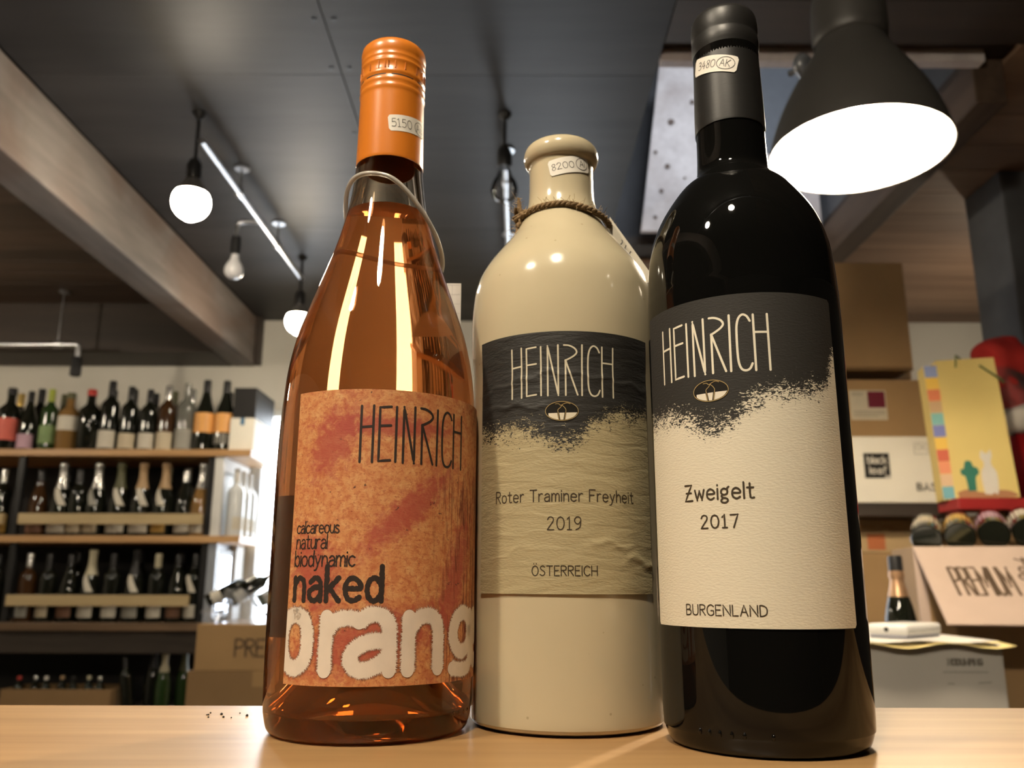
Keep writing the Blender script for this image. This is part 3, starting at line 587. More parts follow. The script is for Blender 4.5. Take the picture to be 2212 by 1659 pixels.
lathe('wine', mm([(r, z-.3) for r, z in punt_i[::-1]]+win+[(rl, FILL), (rl-.6, FILL-.5), (0, FILL-.6)]), m_wine, bL, 96, ang=50)
m_cap = P('orange_cap', (.62,.185,.018), .30, spec=.5, var=.03, coat=.25, coatr=.2)
cp = []
pz = [(15.35, 242.5), (15.45, 242.9), (15.44, 244), (15.1, 262), (14.93, 275), (14.92, 276.2), (15.0, 277), (15.3, 278), (15.05, 279.2), (14.8, 279.8), (15.2, 281), (15.25, 282.4), (14.85, 283.2), (14.8, 284.0), (15.2, 284.8), (15.25, 286), (14.95, 286.6), (14.95, 290.6), (15.25, 291.2), (15.2, 292.2), (14.7, 292.8), (15.1, 294), (15.15, 295), (14.85, 295.8), (15.15, 297), (15.3, 299.4), (14.9, 302), (13.8, 303.4), (12, 303.8), (0, 303.8)]
scr = lathe('screw_cap', mm([(14.7, 242.5)]+pz), m_cap, bL, 96, ang=70)
bm = bmesh.new()
for i in range(60):
    a = 2*math.pi*i/60; bm_box(bm, (-.00028, -.01535, .2867), (.00028, -.0148, .2905), .0002)
    vs = list(bm.verts)[-1:]
    for v in bm.verts:
        if not v.tag: v.co = Matrix.Rotation(a, 3, 'Z') @ v.co; v.tag = True
finish(bm, 'knurling', m_cap, scr)
bm = bmesh.new()
for i in range(7):
    a0 = 2*math.pi*i/7+.1; n = 8; pr = []
    for k in range(n+1):
        a = a0+.72*k/n; pr.append([bm.verts.new((.01487*math.sin(a), -.01487*math.cos(a), zz)) for zz in (.28335, .28395)])
    for A, B in zip(pr[:-1], pr[1:]): bm.faces.new((A[0], B[0], B[1], A[1]))
finish(bm, 'tear_slot', m_ink, scr)
# marbled label
m, nt, b = new_mat('marbled_orange_label'); N = nt.nodes; MATS['marbled_orange_label'] = m
uvn = N.new('ShaderNodeUVMap'); uvn.uv_map = 'UVMap'
def nz(scale, det, dist, st=(1,1,1), rot=0.):
    mp = N.new('ShaderNodeMapping'); mp.inputs['Scale'].default_value = st; mp.inputs['Rotation'].default_value = (0, 0, R(rot)); link(nt, uvn.outputs[0], mp.inputs['Vector'])
    n = N.new('ShaderNodeTexNoise'); n.inputs['Scale'].default_value = scale; n.inputs['Detail'].default_value = det; n.inputs['Distortion'].default_value = dist; n.inputs['Roughness'].default_value = .65
    link(nt, mp.outputs[0], n.inputs['Vector']); return n.outputs[0]
def ramp(src, stops):
    r = N.new('ShaderNodeValToRGB'); cr = r.color_ramp
    for i, (p_, c) in enumerate(stops):
        e = cr.elements[i] if i < 2 else cr.elements.new(p_)
        e.position = p_; e.color = tuple(c)+(1,)
    link(nt, src, r.inputs[0]); return r.outputs[0]
def mixc(f, a, c, mode='MIX'):
    x = N.new('ShaderNodeMix'); x.data_type = 'RGBA'; x.blend_type = mode
    for sock, v in ((x.inputs[0], f), (x.inputs[6], a), (x.inputs[7], c)):
        if isinstance(v, (int, float)): sock.default_value = v
        elif isinstance(v, tuple): sock.default_value = v+(1,)
        else: link(nt, v, sock)
    return x.outputs[2]
base = ramp(nz(24, 10, .5), [(.34, (.50,.16,.055)), (.50, (.62,.27,.10)), (.68, (.68,.37,.155))])
def ellipse(cx_, cy_, rot_, rx_, ry_, amp=1.3):          # soft printed patch with a mottled edge
    mp = N.new('ShaderNodeMapping'); mp.vector_type = 'TEXTURE'; mp.inputs['Location'].default_value = (cx_, cy_, 0); mp.inputs['Rotation'].default_value = (0, 0, R(rot_)); mp.inputs['Scale'].default_value = (rx_, ry_, 1)
    link(nt, uvn.outputs[0], mp.inputs['Vector']); ln = N.new('ShaderNodeVectorMath'); ln.operation = 'LENGTH'; link(nt, mp.outputs[0], ln.inputs[0])
    ad_ = N.new('ShaderNodeMath'); ad_.operation = 'MULTIPLY_ADD'; ad_.inputs[1].default_value = amp*2; link(nt, nz(30, 8, .6), ad_.inputs[0]); link(nt, ln.outputs['Value'], ad_.inputs[2])
    r_ = N.new('ShaderNodeMapRange'); r_.inputs[1].default_value = amp+1.25; r_.inputs[2].default_value = amp+.55; r_.inputs[3].default_value = 0; r_.inputs[4].default_value = .8; link(nt, ad_.outputs[0], r_.inputs[0]); return r_.outputs[0]
base = mixc(ramp(nz(62, 6, .5), [(.50, (0,0,0)), (.62, (.65,.65,.65))]), base, (.42,.10,.035))
for el_ in ((-.11, 1.09, 62, .17, .085), (.19, .83, 42, .25, .062), (.12, 1.15, 0, .30, .04), (-.16, .60, 20, .10, .16), (.42, .58, 70, .30, .07), (.05, .36, 15, .30, .10)): base = mixc(ellipse(*el_), base, (.40,.066,.045))
base = mixc(ramp(nz(95, 5, .3), [(.60, (0,0,0)), (.68, (.7,.7,.7))]), base, (.26,.045,.018))
base = mixc(ramp(nz(17, 4, .4), [(.665, (0,0,0)), (.69, (.85,.85,.85))]), base, (.06,.025,.022))
sxx = N.new('ShaderNodeSeparateXYZ'); link(nt, uvn.outputs[0], sxx.inputs[0])
gr = N.new('ShaderNodeMapRange'); gr.inputs[1].default_value = .26; gr.inputs[2].default_value = .46; link(nt, sxx.outputs[0], gr.inputs[0])
wv = ramp(nz(60, 4, 1.0, (1, .07, 1)), [(.51, (0,0,0)), (.58, (1,1,1))]); wm = N.new('ShaderNodeMath'); wm.operation = 'MULTIPLY'; link(nt, wv, wm.inputs[0]); link(nt, gr.outputs[0], wm.inputs[1])
wl = N.new('ShaderNodeMapRange'); wl.inputs[1].default_value = 1.06; wl.inputs[2].default_value = .92; link(nt, sxx.outputs[1], wl.inputs[0]); wm2 = N.new('ShaderNodeMath'); wm2.operation = 'MULTIPLY'; link(nt, wm.outputs[0], wm2.inputs[0]); link(nt, wl.outputs[0], wm2.inputs[1])
base = mixc(wm2.outputs[0], base, (.16,.028,.012))
link(nt, base, b.inputs['Base Color']); b.inputs['Roughness'].default_value = .62
bp = N.new('ShaderNodeBump'); bp.inputs['Strength'].default_value = .4; bp.inputs['Distance'].default_value = .0002; link(nt, nz(150, 3, 0, (.4, 1, 1)), bp.inputs['Height']); link(nt, bp.outputs[0], b.inputs['Normal'])
lbL = patch('front_label', -28.8, 74, 20.5, 129.2, 41.75, m, bL, ns=110)
RL = 41.83
m_inkL = P('charcoal_print', (.028,.018,.014), .6, var=.2, nscale=400)
letters('wordmark', wordmark(-.4, 100.9, 1.03, 1.03), .95, cyl(RL), m_inkL, lbL)
letters('small_print', layout('calcareous', -25.8, -7, 74.6, 4.4, .12), .5, cyl(RL), m_inkL, lbL, rough=.3, maxlen=.6)
letters('small_print', layout('natural', -25.6, -11.5, 68.9, 5.2, .12), .5, cyl(RL), m_inkL, lbL, rough=.3, maxlen=.6)
letters('small_print', layout('biodynamic', -26, -.5, 62.5, 5.6, .13), .6, cyl(RL), m_inkL, lbL, rough=.3, maxlen=.6)
letters('wine_name', layout('naked', -25.2, 9.6, 50.2, 12.2, .20), 1.95, cyl(RL), m_inkL, lbL, rough=.18, maxlen=.7)
m_fuzz = P('fuzzy_white_print', (.76,.66,.55), .7, var=.06, nscale=120)
SX = [(150, -32.0), (195, -29.3), (419, -15.1), (440, -13.9), (584, -6.6), (649, -3.6), (703, -1.0), (1060, 15.4), (1089, 16.8), (1244, 24.5), (1439, 36.1), (1453, 37.1), (1641, 55.9), (1800, 66.)]
def sx_(x):                                              # drawing units of the big letters -> mm round the bottle
    for (a_, b_), (c_, d_) in zip(SX[:-1], SX[1:]):
        if x <= c_: return b_+(d_-b_)*(x-a_)/(c_-a_)
BIG = ['~285,530 225,560 190,650 185,745 195,850 225,930 285,968 345,925 372,835 375,745 368,640 345,565 285,530',
       '515,545 512,975;~525,660 565,590 640,555 740,560',
       '~770,590 830,535 920,525 985,570 1010,660 1012,975;~1010,745 900,735 800,760 725,820 705,890 740,950 820,968 920,930 1005,860',
       '1160,545 1158,975;~1175,640 1230,565 1300,535 1355,565 1385,660 1387,975',
       '~1622,690 1610,570 1565,522 1520,560 1497,650 1495,740 1520,830 1562,855 1608,800 1622,690;~1630,540 1634,900 1610,985 1560,1005 1490,985',
       '~1690,745 1760,745 1755,620 1725,535 1695,560 1675,650 1675,800 1695,930 1740,965 1770,930']
bigs = [[(sx_(x), 47.1-(y_-487)*.0438) for x, y_ in q_] for g in BIG for q_ in parse(g)]
def clipfn(Rm):
    f_ = cyl(Rm); return lambda s_, z_: f_(max(s_, -28.7), z_)
letters('wine_name_large', bigs, 4.9, clipfn(RL+.06), m_fuzz, lbL, fuzz=1.0, rough=.05, maxlen=.8)
letters('letter_halo', bigs, 5.2, clipfn(RL), P('brown_halo_print', (.27,.11,.06), .7, var=.2, nscale=300), lbL, fuzz=1.3, rough=.08, maxlen=.8)  # brown halo printed round the large letters
bb = patch('back_label', 85, 165, 34, 94, 41.75, P('maroon_back_label', (.12,.018,.014), .6, var=.05), bL, ns=80)
stL = patch('price_sticker', .9, 22.0, 255.6, 263.6, 15.35, m_paper, bL, rot=R(7), round_=1.3, ns=30, nz=2)
hand('handwriting', '5150', 2.4, 12.2, 257.6, 4.0, R(7), 11.5, 259.6, 15.43, stL)
hand('handwriting', 'Au', 15.2, 19.8, 257.6, 3.6, R(7), 11.5, 259.6, 15.43, stL, (17.4, 259.2, 3.4, 3.0))
bm = bmesh.new()
for a in (60, 66, 72, 78):
    bmesh.ops.create_uvsphere(bm, u_segments=8, v_segments=6, radius=.0007, matrix=Matrix.Translation((.0406*math.sin(R(a)), -.0406*math.cos(R(a)), .0085)) @ Matrix.Diagonal((1, 1, 1.7, 1)))
finish(bm, 'embossed_dots', m_glassL, bL, smooth=True)
# clear elastic loop with its grid card
el = thing('elastic_loop', 'clear plastic elastic loop slung round the neck of the orange wine bottle', 'loop', (-.0570, .3595, 1.0))
pts = []
def surf_r(z):
    for (ra, za), (rb, zb) in zip(outer[:-1], outer[1:]):
        if za <= z <= zb: return ra+(rb-ra)*(z-za)/max(1e-6, zb-za)
    return 15
for i in range(72):
    a = 2*math.pi*i/72; z = 213.6+18.8*math.cos(a+.22)-6.5*math.sin(a)*abs(math.sin(a))-.4*math.cos(2*a); rr = surf_r(z)+1.25+1.0*abs(math.sin(a))
    pts.append((rr*math.sin(a)/1000, -rr*math.cos(a)/1000, z/1000))
m_elastic = THIN('clear_elastic', (.90,.88,.84), .12, .2, .40, (.80,.76,.70))
bm = bmesh.new(); tube_bm(bm, pts, .0011, 8, closed=True); finish(bm, 'loop_cord', m_elastic, el, smooth=True, ang=80)
gc = thing('price_card', 'small white squared paper card hanging behind the orange wine bottle', 'card', (-.0425, .4075, 1.1650))
box('card', (-.0165, 0, 0), (.0165, .0004, .040), P('squared_paper', (.60,.57,.53), .7, var=.03), gc, 0, rot=(0, 0, 0))
letters('grid_line', [[(x, .001), (x, .039)] for x in [-.013+.005*i for i in range(6)]]+[[(-.016, z), (.016, z)] for z in [.004+.005*i for i in range(8)]], .00015, flat_xz(-.00006), P('grid_ink', (.35,.34,.34), .8), gc, maxlen=.02)

# ---------------------------------------------------------------- lamps
def bulb_mesh(r):
    return smooth_prof([(0, 0), (r*.55, r*.12), (r*.92, r*.55), (r, r*1.0), (r*.86, r*1.55), (r*.55, r*2.1), (r*.42, r*2.5), (r*.40, r*2.8)], 3)
def pendant(label, x, y, zb, lit, top=ZC, col=WARM, strength=LAMP_ROOM, r=.035, group='ceiling pendants', clear=False, globe=False):
    t = thing('pendant_lamp', label, 'lamp', (x, y, 0), group=group)
    tube('cord', [(0, 0, zb+.115), (0, 0, top)], .005, m_black, t, 8)
    lathe('socket', [(0, zb+.062), (.017, zb+.062), (.019, zb+.07), (.019, zb+.105), (.012, zb+.118), (0, zb+.118)], m_black, t, 20)
    lathe('ceiling_rose', [(0, top-.02), (.008, top-.018), (.018, top-.003), (.018, top), (0, top)], m_black, t, 24)
    if lit and not globe:                                # reflector bulb: opaque housing, domed lit face
        sph = [(.047*math.sin(R(d_)), zb-.047*math.cos(R(d_))) for d_ in range(0, 121, 10)]
        lathe('bulb_housing', [(.013, zb+.066), (.021, zb+.060), (.034, zb+.038), sph[-1], (.036, zb+.022), (.0, zb+.024)], P('bulb_housing', (.10,.095,.09), .5, var=.05), t, 32, ang=60)
        lathe('bulb_face', [(0, sph[0][1])]+sph[1:], EMIT('lit_face_%d' % int(strength), col, strength), t, 32, ang=80)
        lathe('bulb_core', [(0, zb-.0495), (.008, zb-.049), (.012, zb-.0475), (.0125, zb-.046)], EMIT('lit_core_%d' % int(strength), col, strength*8), t, 20, ang=80)
    else:
        mt = EMIT('lit_globe_%d' % int(strength), col, strength) if lit else (THIN('clear_bulb_glass', (.95,.95,.95), .06) if clear else P('dull_bulb', (.55,.55,.56), .3, var=.05, coat=.4))
        lathe('bulb', [(a, b_+zb-.035) for a, b_ in bulb_mesh(r)], mt, t, 28, ang=80)
    return t
Zc = lambda z: CZ+z
pendant('glowing round pendant bulb near the start of the ceiling pipe, left', -.821, 2.0, Zc(.947), True)
pendant('glowing round pendant bulb at the far end of the ceiling pipe, behind orange bottle shoulder', -.791, 3.0, Zc(.944), True)
pendant('unlit clear pendant bulb hanging from the middle of the ceiling, left of stoneware neck', -.021, 2.0, Zc(.985), False, clear=True)
pendant('lit globe bulb hanging over the left end of the wine shelf', -2.45, 2.45, Zc(.88), True, strength=320.0, globe=True)
pendant('lit globe bulb at the right edge, hidden behind the grey post', 1.90, 3.0, Zc(.80), True, strength=100.0, globe=True)
lA = pendant('lit pendant bulb above the counter behind the viewer, nearer the middle', -.10, -.16, Zc(.93), True, strength=LAMP_A)
lB = pendant('lit pendant bulb above the counter behind the viewer, further left', -.60, -.13, Zc(.93), True, strength=LAMP_B)
def conduit(label, p0, p1, hang, rad=.0095):
    t = thing('ceiling_pipe', label, 'pipe', p0); d = Vector(p1)-Vector(p0)
    tube('pipe', [(0, 0, 0), tuple(d)], rad, m_steel, t, 14)
    for k in hang:
        q = d*k; h = ZC-p0[2]-q.z
        tube('hanger', [(q.x, q.y, q.z+rad*.5), (q.x, q.y, q.z+h)], .0035, m_steel, t, 8)
        lathe('hanger_plate', [(0, q.z+h-.006), (.022, q.z+h-.006), (.022, q.z+h), (0, q.z+h)], m_steel, t, 16, loc=(q.x, q.y, 0))
        lathe('coupling', [(rad+.0005, -.018), (rad+.004, -.016), (rad+.004, .016), (rad+.0005, .018)], m_steel, t, 16, loc=(q.x, q.y, q.z), rot=(R(90), 0, 0) if abs(d.y) > abs(d.x) else (0, R(90), 0))
    return t
conduit('galvanised pipe under the ceiling on the left, carrying the glowing bulbs', (-.805, 1.99, Zc(1.115)), (-.795, 3.02, Zc(1.12)), (.30, .68))
conduit('galvanised pipe under the middle of the ceiling, behind the stoneware bottle', (-.018, 2.02, Zc(1.10)), (-.010, 3.4, Zc(1.11)), (.12, .55))
conduit('galvanised pipe below the dark header at the far left', (-2.9, 3.40, Zc(.966)), (-1.83, 3.40, Zc(.966)), (.94,))
conduit('galvanised pipe above the counter behind the viewer', (-1.1, -.10, Zc(1.12)), (.6, -.10, Zc(1.12)), (.2, .8))
t = thing('spot_lamp', 'unlit silver bulb on a bent pipe arm below the left ceiling pipe', 'lamp', (-.805, 2.5, 0))
tube('arm', smooth_prof([(.0, 0, Zc(1.117)), (-.05, 0, Zc(1.117)), (-.066, 0, Zc(1.105)), (-.067, 0, Zc(1.06))], 4), .007, m_steel, t, 10)
lathe('socket', [(0, Zc(1.065)), (.014, Zc(1.065)), (.016, Zc(1.05)), (.016, Zc(1.005)), (0, Zc(1.005))], m_black, t, 18, loc=(-.067, 0, 0))
lathe('bulb', [(a, Zc(.925)+b_) for a, b_ in bulb_mesh(.029)], P('silver_bulb', (.62,.62,.64), .25, var=.04, coat=.5), t, 24, loc=(-.067, 0, 0), ang=80)
t = thing('lamp_socket', 'empty black lamp socket hanging off the bent end of the far left pipe', 'socket', (-1.806, 3.4, 0))
tube('elbow', smooth_prof([(-.03, 0, Zc(.966)), (-.005, 0, Zc(.966)), (.0, 0, Zc(.955)), (0, 0, Zc(.91))], 4), .011, m_steel, t, 10)
lathe('socket', [(0, Zc(.912)), (.018, Zc(.912)), (.022, Zc(.90)), (.022, Zc(.835)), (.018, Zc(.832)), (.016, Zc(.86)), (0, Zc(.86))], m_black, t, 20)
# big adjustable lamp behind the black bottle
ax = Vector((-.025, -.022, -1)).normalized(); q = (-ax).to_track_quat('Z', 'Y')
dl = thing('work_lamp', 'large dark grey bell shaped lamp, lit, with white inside, behind the black bottle', 'lamp', (.509, 1.132, Zc(.618)))
dl.scale = (1.25,)*3; dl.rotation_mode = 'QUATERNION'; dl.rotation_quaternion = q
m_shade = P('lamp_grey_enamel', (.040,.038,.035), .45, var=.06)
prof = smooth_prof([(.1015, 0), (.1005, .006), (.097, .022), (.087, .052), (.071, .086), (.053, .118), (.042, .140), (.0395, .150)], 4)
lathe('shade', prof+[(.0375, .150), (.0375, .148)], m_shade, dl, 72, ang=60)
lathe('reflector', [(r-.0014, z) for r, z in prof[:-1]]+[(.0375, .148), (0, .150)], P('white_enamel', (.86,.84,.80), .45, var=.01), dl, 72, ang=60)
lathe('rim', [(.1001, 0), (.1015, -.0008), (.1022, .0004), (.1015, .002), (.1001, .001)], m_shade, dl, 72, ang=60)
lathe('lamp_neck', smooth_prof([(.041, .146), (.044, .156), (.043, .20), (.038, .222), (.022, .232), (.0, .234)], 3), m_shade, dl, 48, ang=60)
lathe('bulb', [(a, b_-.018) for a, b_ in bulb_mesh(.028)], EMIT('lit_bulb_desk', (1, .83, .60), LAMP_DESK), dl, 28, ang=80)
lathe('bulb_socket', [(0, .055), (.016, .055), (.018, .148), (0, .149)], m_white, dl, 20)
kb = lathe('adjusting_knob', smooth_prof([(0, 0), (.010, .001), (.0165, .005), (.017, .012), (.012, .018), (.004, .022), (.004, .03), (0, .03)], 3), P('clear_knob', (.10,.105,.115), .12, var=.05, coat=.6), dl, 24, loc=(.046, .012, .138), rot=(0, R(90), 0))
tube('stem', [(0, 0, .23), (0, 0, (ZC-Zc(.618))/1.25-.002)], .008, m_shade, dl, 12)

# ---------------------------------------------------------------- shelving on the left
SH = thing('wine_shelf', 'black framed wall shelf with honey wood boards full of bottles, left', 'shelving', (0, 0, 0))
SY0, SY1 = 3.40, 3.76
Z1, Z2, Z3, Z4 = Zc(.528), Zc(.183), Zc(-.149), Zc(-.47)
for zt, xr in ((Z1, -1.055), (Z2, -1.075)):
    box('shelf_board', (X0+.02, SY0, zt-.027), (xr, SY1, zt), m_shelf, SH, .002)
box('counter_board', (X0+.02, SY0-.02, Z3-.03), (-1.10, SY1, Z3), WOOD('brown_shelf_wood', (.10,.06,.032), (.19,.12,.07), 'X', 18., .5), SH, .002)
box('apron_beam', (X0+.02, SY0, Z3-.115), (-1.12, SY0+.06, Z3-.031), m_darkwood, SH, .004)
box('bottom_board', (X0+.02, SY0, Z4-.03), (-1.12, SY1, Z4), m_darkwood, SH, .002)
box('plinth', (X0+.02, SY0+.02, .0), (-1.12, SY1, Z4-.03), m_darkwood, SH, .002)
for za, zb in ((Z2, Z1-.027), (Z3, Z2-.027)): box('back_panel', (X0+.02, SY1-.012, za), (-1.19, SY1, zb), m_blackpaint, SH, 0)
box('back_panel', (X0+.02, SY1-.012, Z4), (-1.14, SY1, Z3-.03), m_blackpaint, SH, 0)
for xx, za, zb in ((-1.985, Z2, Z1-.027), (-1.975, Z3, Z2-.027), (-2.80, Z2, Z1-.027), (-2.80, Z3, Z2-.027), (-1.215, Z2, Z1-.027), (-1.215, Z3, Z2-.027)):
    box('upright', (xx-.012, SY0+.015, za), (xx+.012, SY0+.04, zb), m_black, SH, .001)
box('end_post', (-1.18, SY0+.02, Z4), (-1.14, SY0+.06, Z3-.115), m_darkwood, SH, .002)
for zr, xa, xb in ((Zc(.247), -1.95, -1.225), (Zc(-.066), -1.955, -1.25), (Zc(.247), -2.78, -2.01), (Zc(-.066), -2.78, -2.01)):
    box('front_rail', (xa, SY0-.022, zr-.021), (xb, SY0-.002, zr+.021), m_rail, SH, .002)
    for k in (.05, .95): box('rail_bracket', (xa+(xb-xa)*k-.008, SY0-.002, zr-.012), (xa+(xb-xa)*k+.008, SY0+.02, zr+.012), m_black, SH, .001)
# white end compartment facing the daylight
box('end_panel', (-1.20, SY0+.012, Z2), (-1.19, SY1, Z1-.028), m_white, SH, .001)
box('end_stile', (-1.189, SY0+.012, Z2), (-1.165, SY0+.035, Z1-.028), m_white, SH, .001)
box('end_rail', (-1.189, SY0+.035, Z1-.085), (-1.165, SY1, Z1-.028), m_white, SH, .001)
box('end_panel', (-1.20, SY0+.012, Z3), (-1.19, SY1, Z2-.028), P('bluish_panel', (.30,.33,.38), .4), SH, .001)
box('end_stile', (-1.189, SY0+.012, Z3), (-1.165, SY0+.035, Z2-.028), MATS['bluish_panel'], SH, .001)
box('end_stile', (-1.189, SY1-.10, Z3), (-1.165, SY1, Z2-.028), m_white, SH, .001)
box('mirror_frame', (-1.189, SY0+.05, Z3+.015), (-1.175, SY1-.12, Z2-.05), m_black, SH, .002)
box('mirror', (-1.1748, SY0+.075, Z3+.035), (-1.172, SY1-.145, Z2-.075), P('mirror_glass', (.75,.78,.85), .06, metal=1., var=.02), SH, 0)

# bottle kinds for the shelves
PROF = {'bordeaux': [(0, 0), (.0345, 0), (.037, .003), (.0375, .01), (.0375, .185), (.0365, .198), (.031, .211), (.020, .222), (.0152, .232), (.0145, .25), (.0142, .298), (.0, .298)],
        'burgundy': [(0, 0), (.037, 0), (.040, .003), (.0405, .012), (.0405, .125), (.0385, .15), (.032, .178), (.023, .208), (.017, .232), (.0148, .25), (.0144, .294), (0, .294)],
        'champagne': [(0, 0), (.040, 0), (.043, .004), (.0435, .014), (.0435, .12), (.0415, .145), (.035, .18), (.025, .215), (.019, .24), (.0165, .26), (.0165, .30), (.0185, .304), (.0185, .312), (0, .314)],
        'spirit': [(0, 0), (.040, 0), (.042, .003), (.042, .15), (.039, .166), (.025, .18), (.017, .188), (.0155, .20), (.0155, .245), (0, .245)]}
CAPZ = {'bordeaux': (.238, .300, .0150, .0152), 'burgundy': (.240, .296, .0154, .0152), 'champagne': (.205, .316, .0284, .0192), 'spirit': (.222, .248, .0175, .0175)}
MESH = {}
def lathe_mesh(key, prof, seg=20, a0=0., a1=2*math.pi):
    if key not in MESH:
        bm = bmesh.new(); lathe_bm(bm, prof, seg, False, a0, a1); me = bpy.data.meshes.new(key); bm.to_mesh(me); bm.free()
        me.polygons.foreach_set('use_smooth', [True]*len(me.polygons)); me.set_sharp_from_angle(angle=R(45)); MESH[key] = me
    return MESH[key]
GL = {'dark': P('dark_bottle_glass', (.008,.009,.006), .05, spec=.6, var=.1), 'green': P('green_bottle_glass', (.02,.045,.012), .06, spec=.6, var=.1), 'brown': P('brown_bottle_glass', (.05,.022,.008), .06, spec=.6, var=.1),
      'clear': P('clear_grey_bottle', (.30,.30,.27), .08, spec=.6, var=.1, trans=.55), 'amber': P('amber_bottle', (.32,.18,.06), .08, spec=.6, var=.1, trans=.3), 'pale': P('daylit_bottle', (.65,.68,.70), .15, var=.05)}
CC = {'black': P('cap_black', (.015,.015,.016), .35, var=.1), 'gold': P('cap_gold', (.62,.44,.14), .3, metal=.7, var=.1), 'lime': P('cap_lime', (.38,.44,.07), .4, var=.05), 'red': P('cap_red', (.50,.045,.035), .4, var=.05), 'silver': P('cap_silver', (.62,.62,.60), .25, metal=.8, var=.1),
      'tan': P('cap_tan', (.42,.28,.15), .5, var=.1), 'cream': P('cap_cream', (.52,.48,.34), .45, var=.05), 'orange': P('cap_orange', (.75,.20,.02), .4, var=.05), 'white': P('cap_white', (.70,.68,.64), .4, var=.05), 'olive': P('cap_olive', (.10,.10,.05), .45, var=.1)}
LB = {'white': P('label_white', (.62,.58,.49), .6, var=.05), 'cream': P('label_cream', (.58,.50,.36), .6, var=.05), 'coral': P('label_coral', (.62,.12,.085), .55, var=.15), 'lilac': P('label_lilac', (.48,.30,.38), .55, var=.1), 'green': P('label_green', (.20,.30,.12), .55, var=.25),
      'gold': P('label_gold', (.58,.36,.09), .5, var=.1), 'grey': P('label_grey', (.34,.33,.29), .6, var=.08), 'orange': P('label_orange', (.80,.36,.10), .45, var=.2, stretch=(1, 1, .02), nscale=90), 'brown': P('label_brown', (.20,.10,.06), .6, var=.1), 'hotorange': P('label_hotorange', (.85,.22,.02), .5, var=.05)}
COUNT = {}
def shelf_bottle(kind, x, y, z, glass, cap, lab, label, group, lz=(.03, .085), k=1.0, turn=0., sash=None, neck=None, rot=None, name='wine_bottle', wide=75):
    t = thing(name, label, 'bottle', (x, y, z), rot or (0, 0, R(turn)), group); s = (k, k, k)
    inst('bottle_body', lathe_mesh('body_'+kind, PROF[kind]), GL[glass], t, scale=s)
    if cap:
        a, b_, r0, r1 = CAPZ[kind]
        pr = [(r0, a), (r1, b_-.004), (r1-.002, b_), (0, b_+.0004)] if kind != 'champagne' else [(.0284, a), (.0222, .228), (.0196, .24), (.0172, .26), (.0172, .299), (.0192, .303), (.0192, .313), (.017, .3165), (0, .317)]
        inst('capsule', lathe_mesh('cap_'+kind, pr), CC[cap], t, scale=s)
    rb = max(p[0] for p in PROF[kind])+.0004
    if lab:
        key = 'label_%s_%d_%d_%d' % (kind, lz[0]*1000, lz[1]*1000, wide)
        inst('label', lathe_mesh(key, [(rb, lz[0]), (rb, lz[1])], 16, R(-wide), R(wide)), LB[lab], t, scale=s)
    if sash:                                             # slanting neck band or shoulder label
        rr = lambda zz: next((ra+(rb2-ra)*(zz-za)/(zb2-za) for (ra, za), (rb2, zb2) in zip(PROF[kind][:-1], PROF[kind][1:]) if za <= zz <= zb2 and zb2 > za), .03)+.0006
        key = 'sash_'+kind
        if key not in MESH:
            bm = bmesh.new(); rows = []
            for j in range(9):
                zz = .13+.075*j/8; off = .5-.9*j/8; rows.append([bm.verts.new((rr(zz)*math.sin(off+a_), -rr(zz)*math.cos(off+a_), zz)) for a_ in (-.38, -.19, 0, .19, .38)])
            for A, B in zip(rows[:-1], rows[1:]):
                for i in range(4): bm.faces.new((A[i], A[i+1], B[i+1], B[i]))
            me = bpy.data.meshes.new(key); bm.to_mesh(me); bm.free(); me.polygons.foreach_set('use_smooth', [True]*len(me.polygons)); MESH[key] = me
        inst('shoulder_label', MESH[key], LB[sash], t, scale=s)
    if neck:
        rr2 = {'bordeaux': .0152, 'burgundy': .0205, 'champagne': .0235, 'spirit': .0165}[kind]
        inst('neck_band', lathe_mesh('neck_'+kind, [(rr2+.002, .216), (rr2, .236)]), CC[neck], t, scale=s)
    return t
G1, G2, G3, G4 = 'bottles on the top shelf', 'bottles on the second shelf', 'bottles on the third shelf', 'bottles under the shelf counter'
yF, yB = 3.475, 3.60
top_front = [('spirit', -2.098, 'dark', 'black', 'coral', 'dark bottle with coral red label at the far left of the top shelf', (.04, .125), 1.08),
 ('burgundy', -2.016, 'dark', 'black', 'lilac', 'dark bottle with low lilac pink label on the top shelf', (.012, .08), .86),
 ('bordeaux', -1.930, 'green', 'lime', 'green', 'green labelled bottle with lime green capsule on the top shelf', (.035, .12), .88),
 ('spirit', -1.848, 'amber', 'olive', 'white', 'amber spirit bottle with high pale label on the top shelf', (.085, .145), 1.0),
 ('spirit', -1.762, 'dark', 'red', None, 'black bottle with bright red capsule on the top shelf', None, 1.06),
 ('bordeaux', -1.679, 'dark', 'black', 'white', 'tall black bottle with square cream label, right of the red capped one', (.012, .085), 1.0),
 ('bordeaux', -1.597, 'dark', 'black', 'cream', 'black bottle with straw coloured label in the middle of the top shelf', (.012, .08), .92),
 ('bordeaux', -1.517, 'dark', 'black', 'white', 'black bottle with white label, fifth from the orange striped pair to the left', (.012, .085), .88),
 ('bordeaux', -1.440, 'brown', 'silver', 'cream', 'brown bottle with silver capsule and cream label on the top shelf', (.008, .085), .93),
 ('bordeaux', -1.362, 'clear', None, 'grey', 'clear grey bottle with grey label just left of the orange striped bottles', (.01, .095), .97),
 ('burgundy', -1.281, 'dark', 'black', 'orange', 'dark bottle with orange striped label, left one of the pair', (.075, .155), 1.03),
 ('burgundy', -1.198, 'dark', 'black', 'orange', 'dark bottle with orange striped label, right one of the pair', (.075, .155), 1.02)]
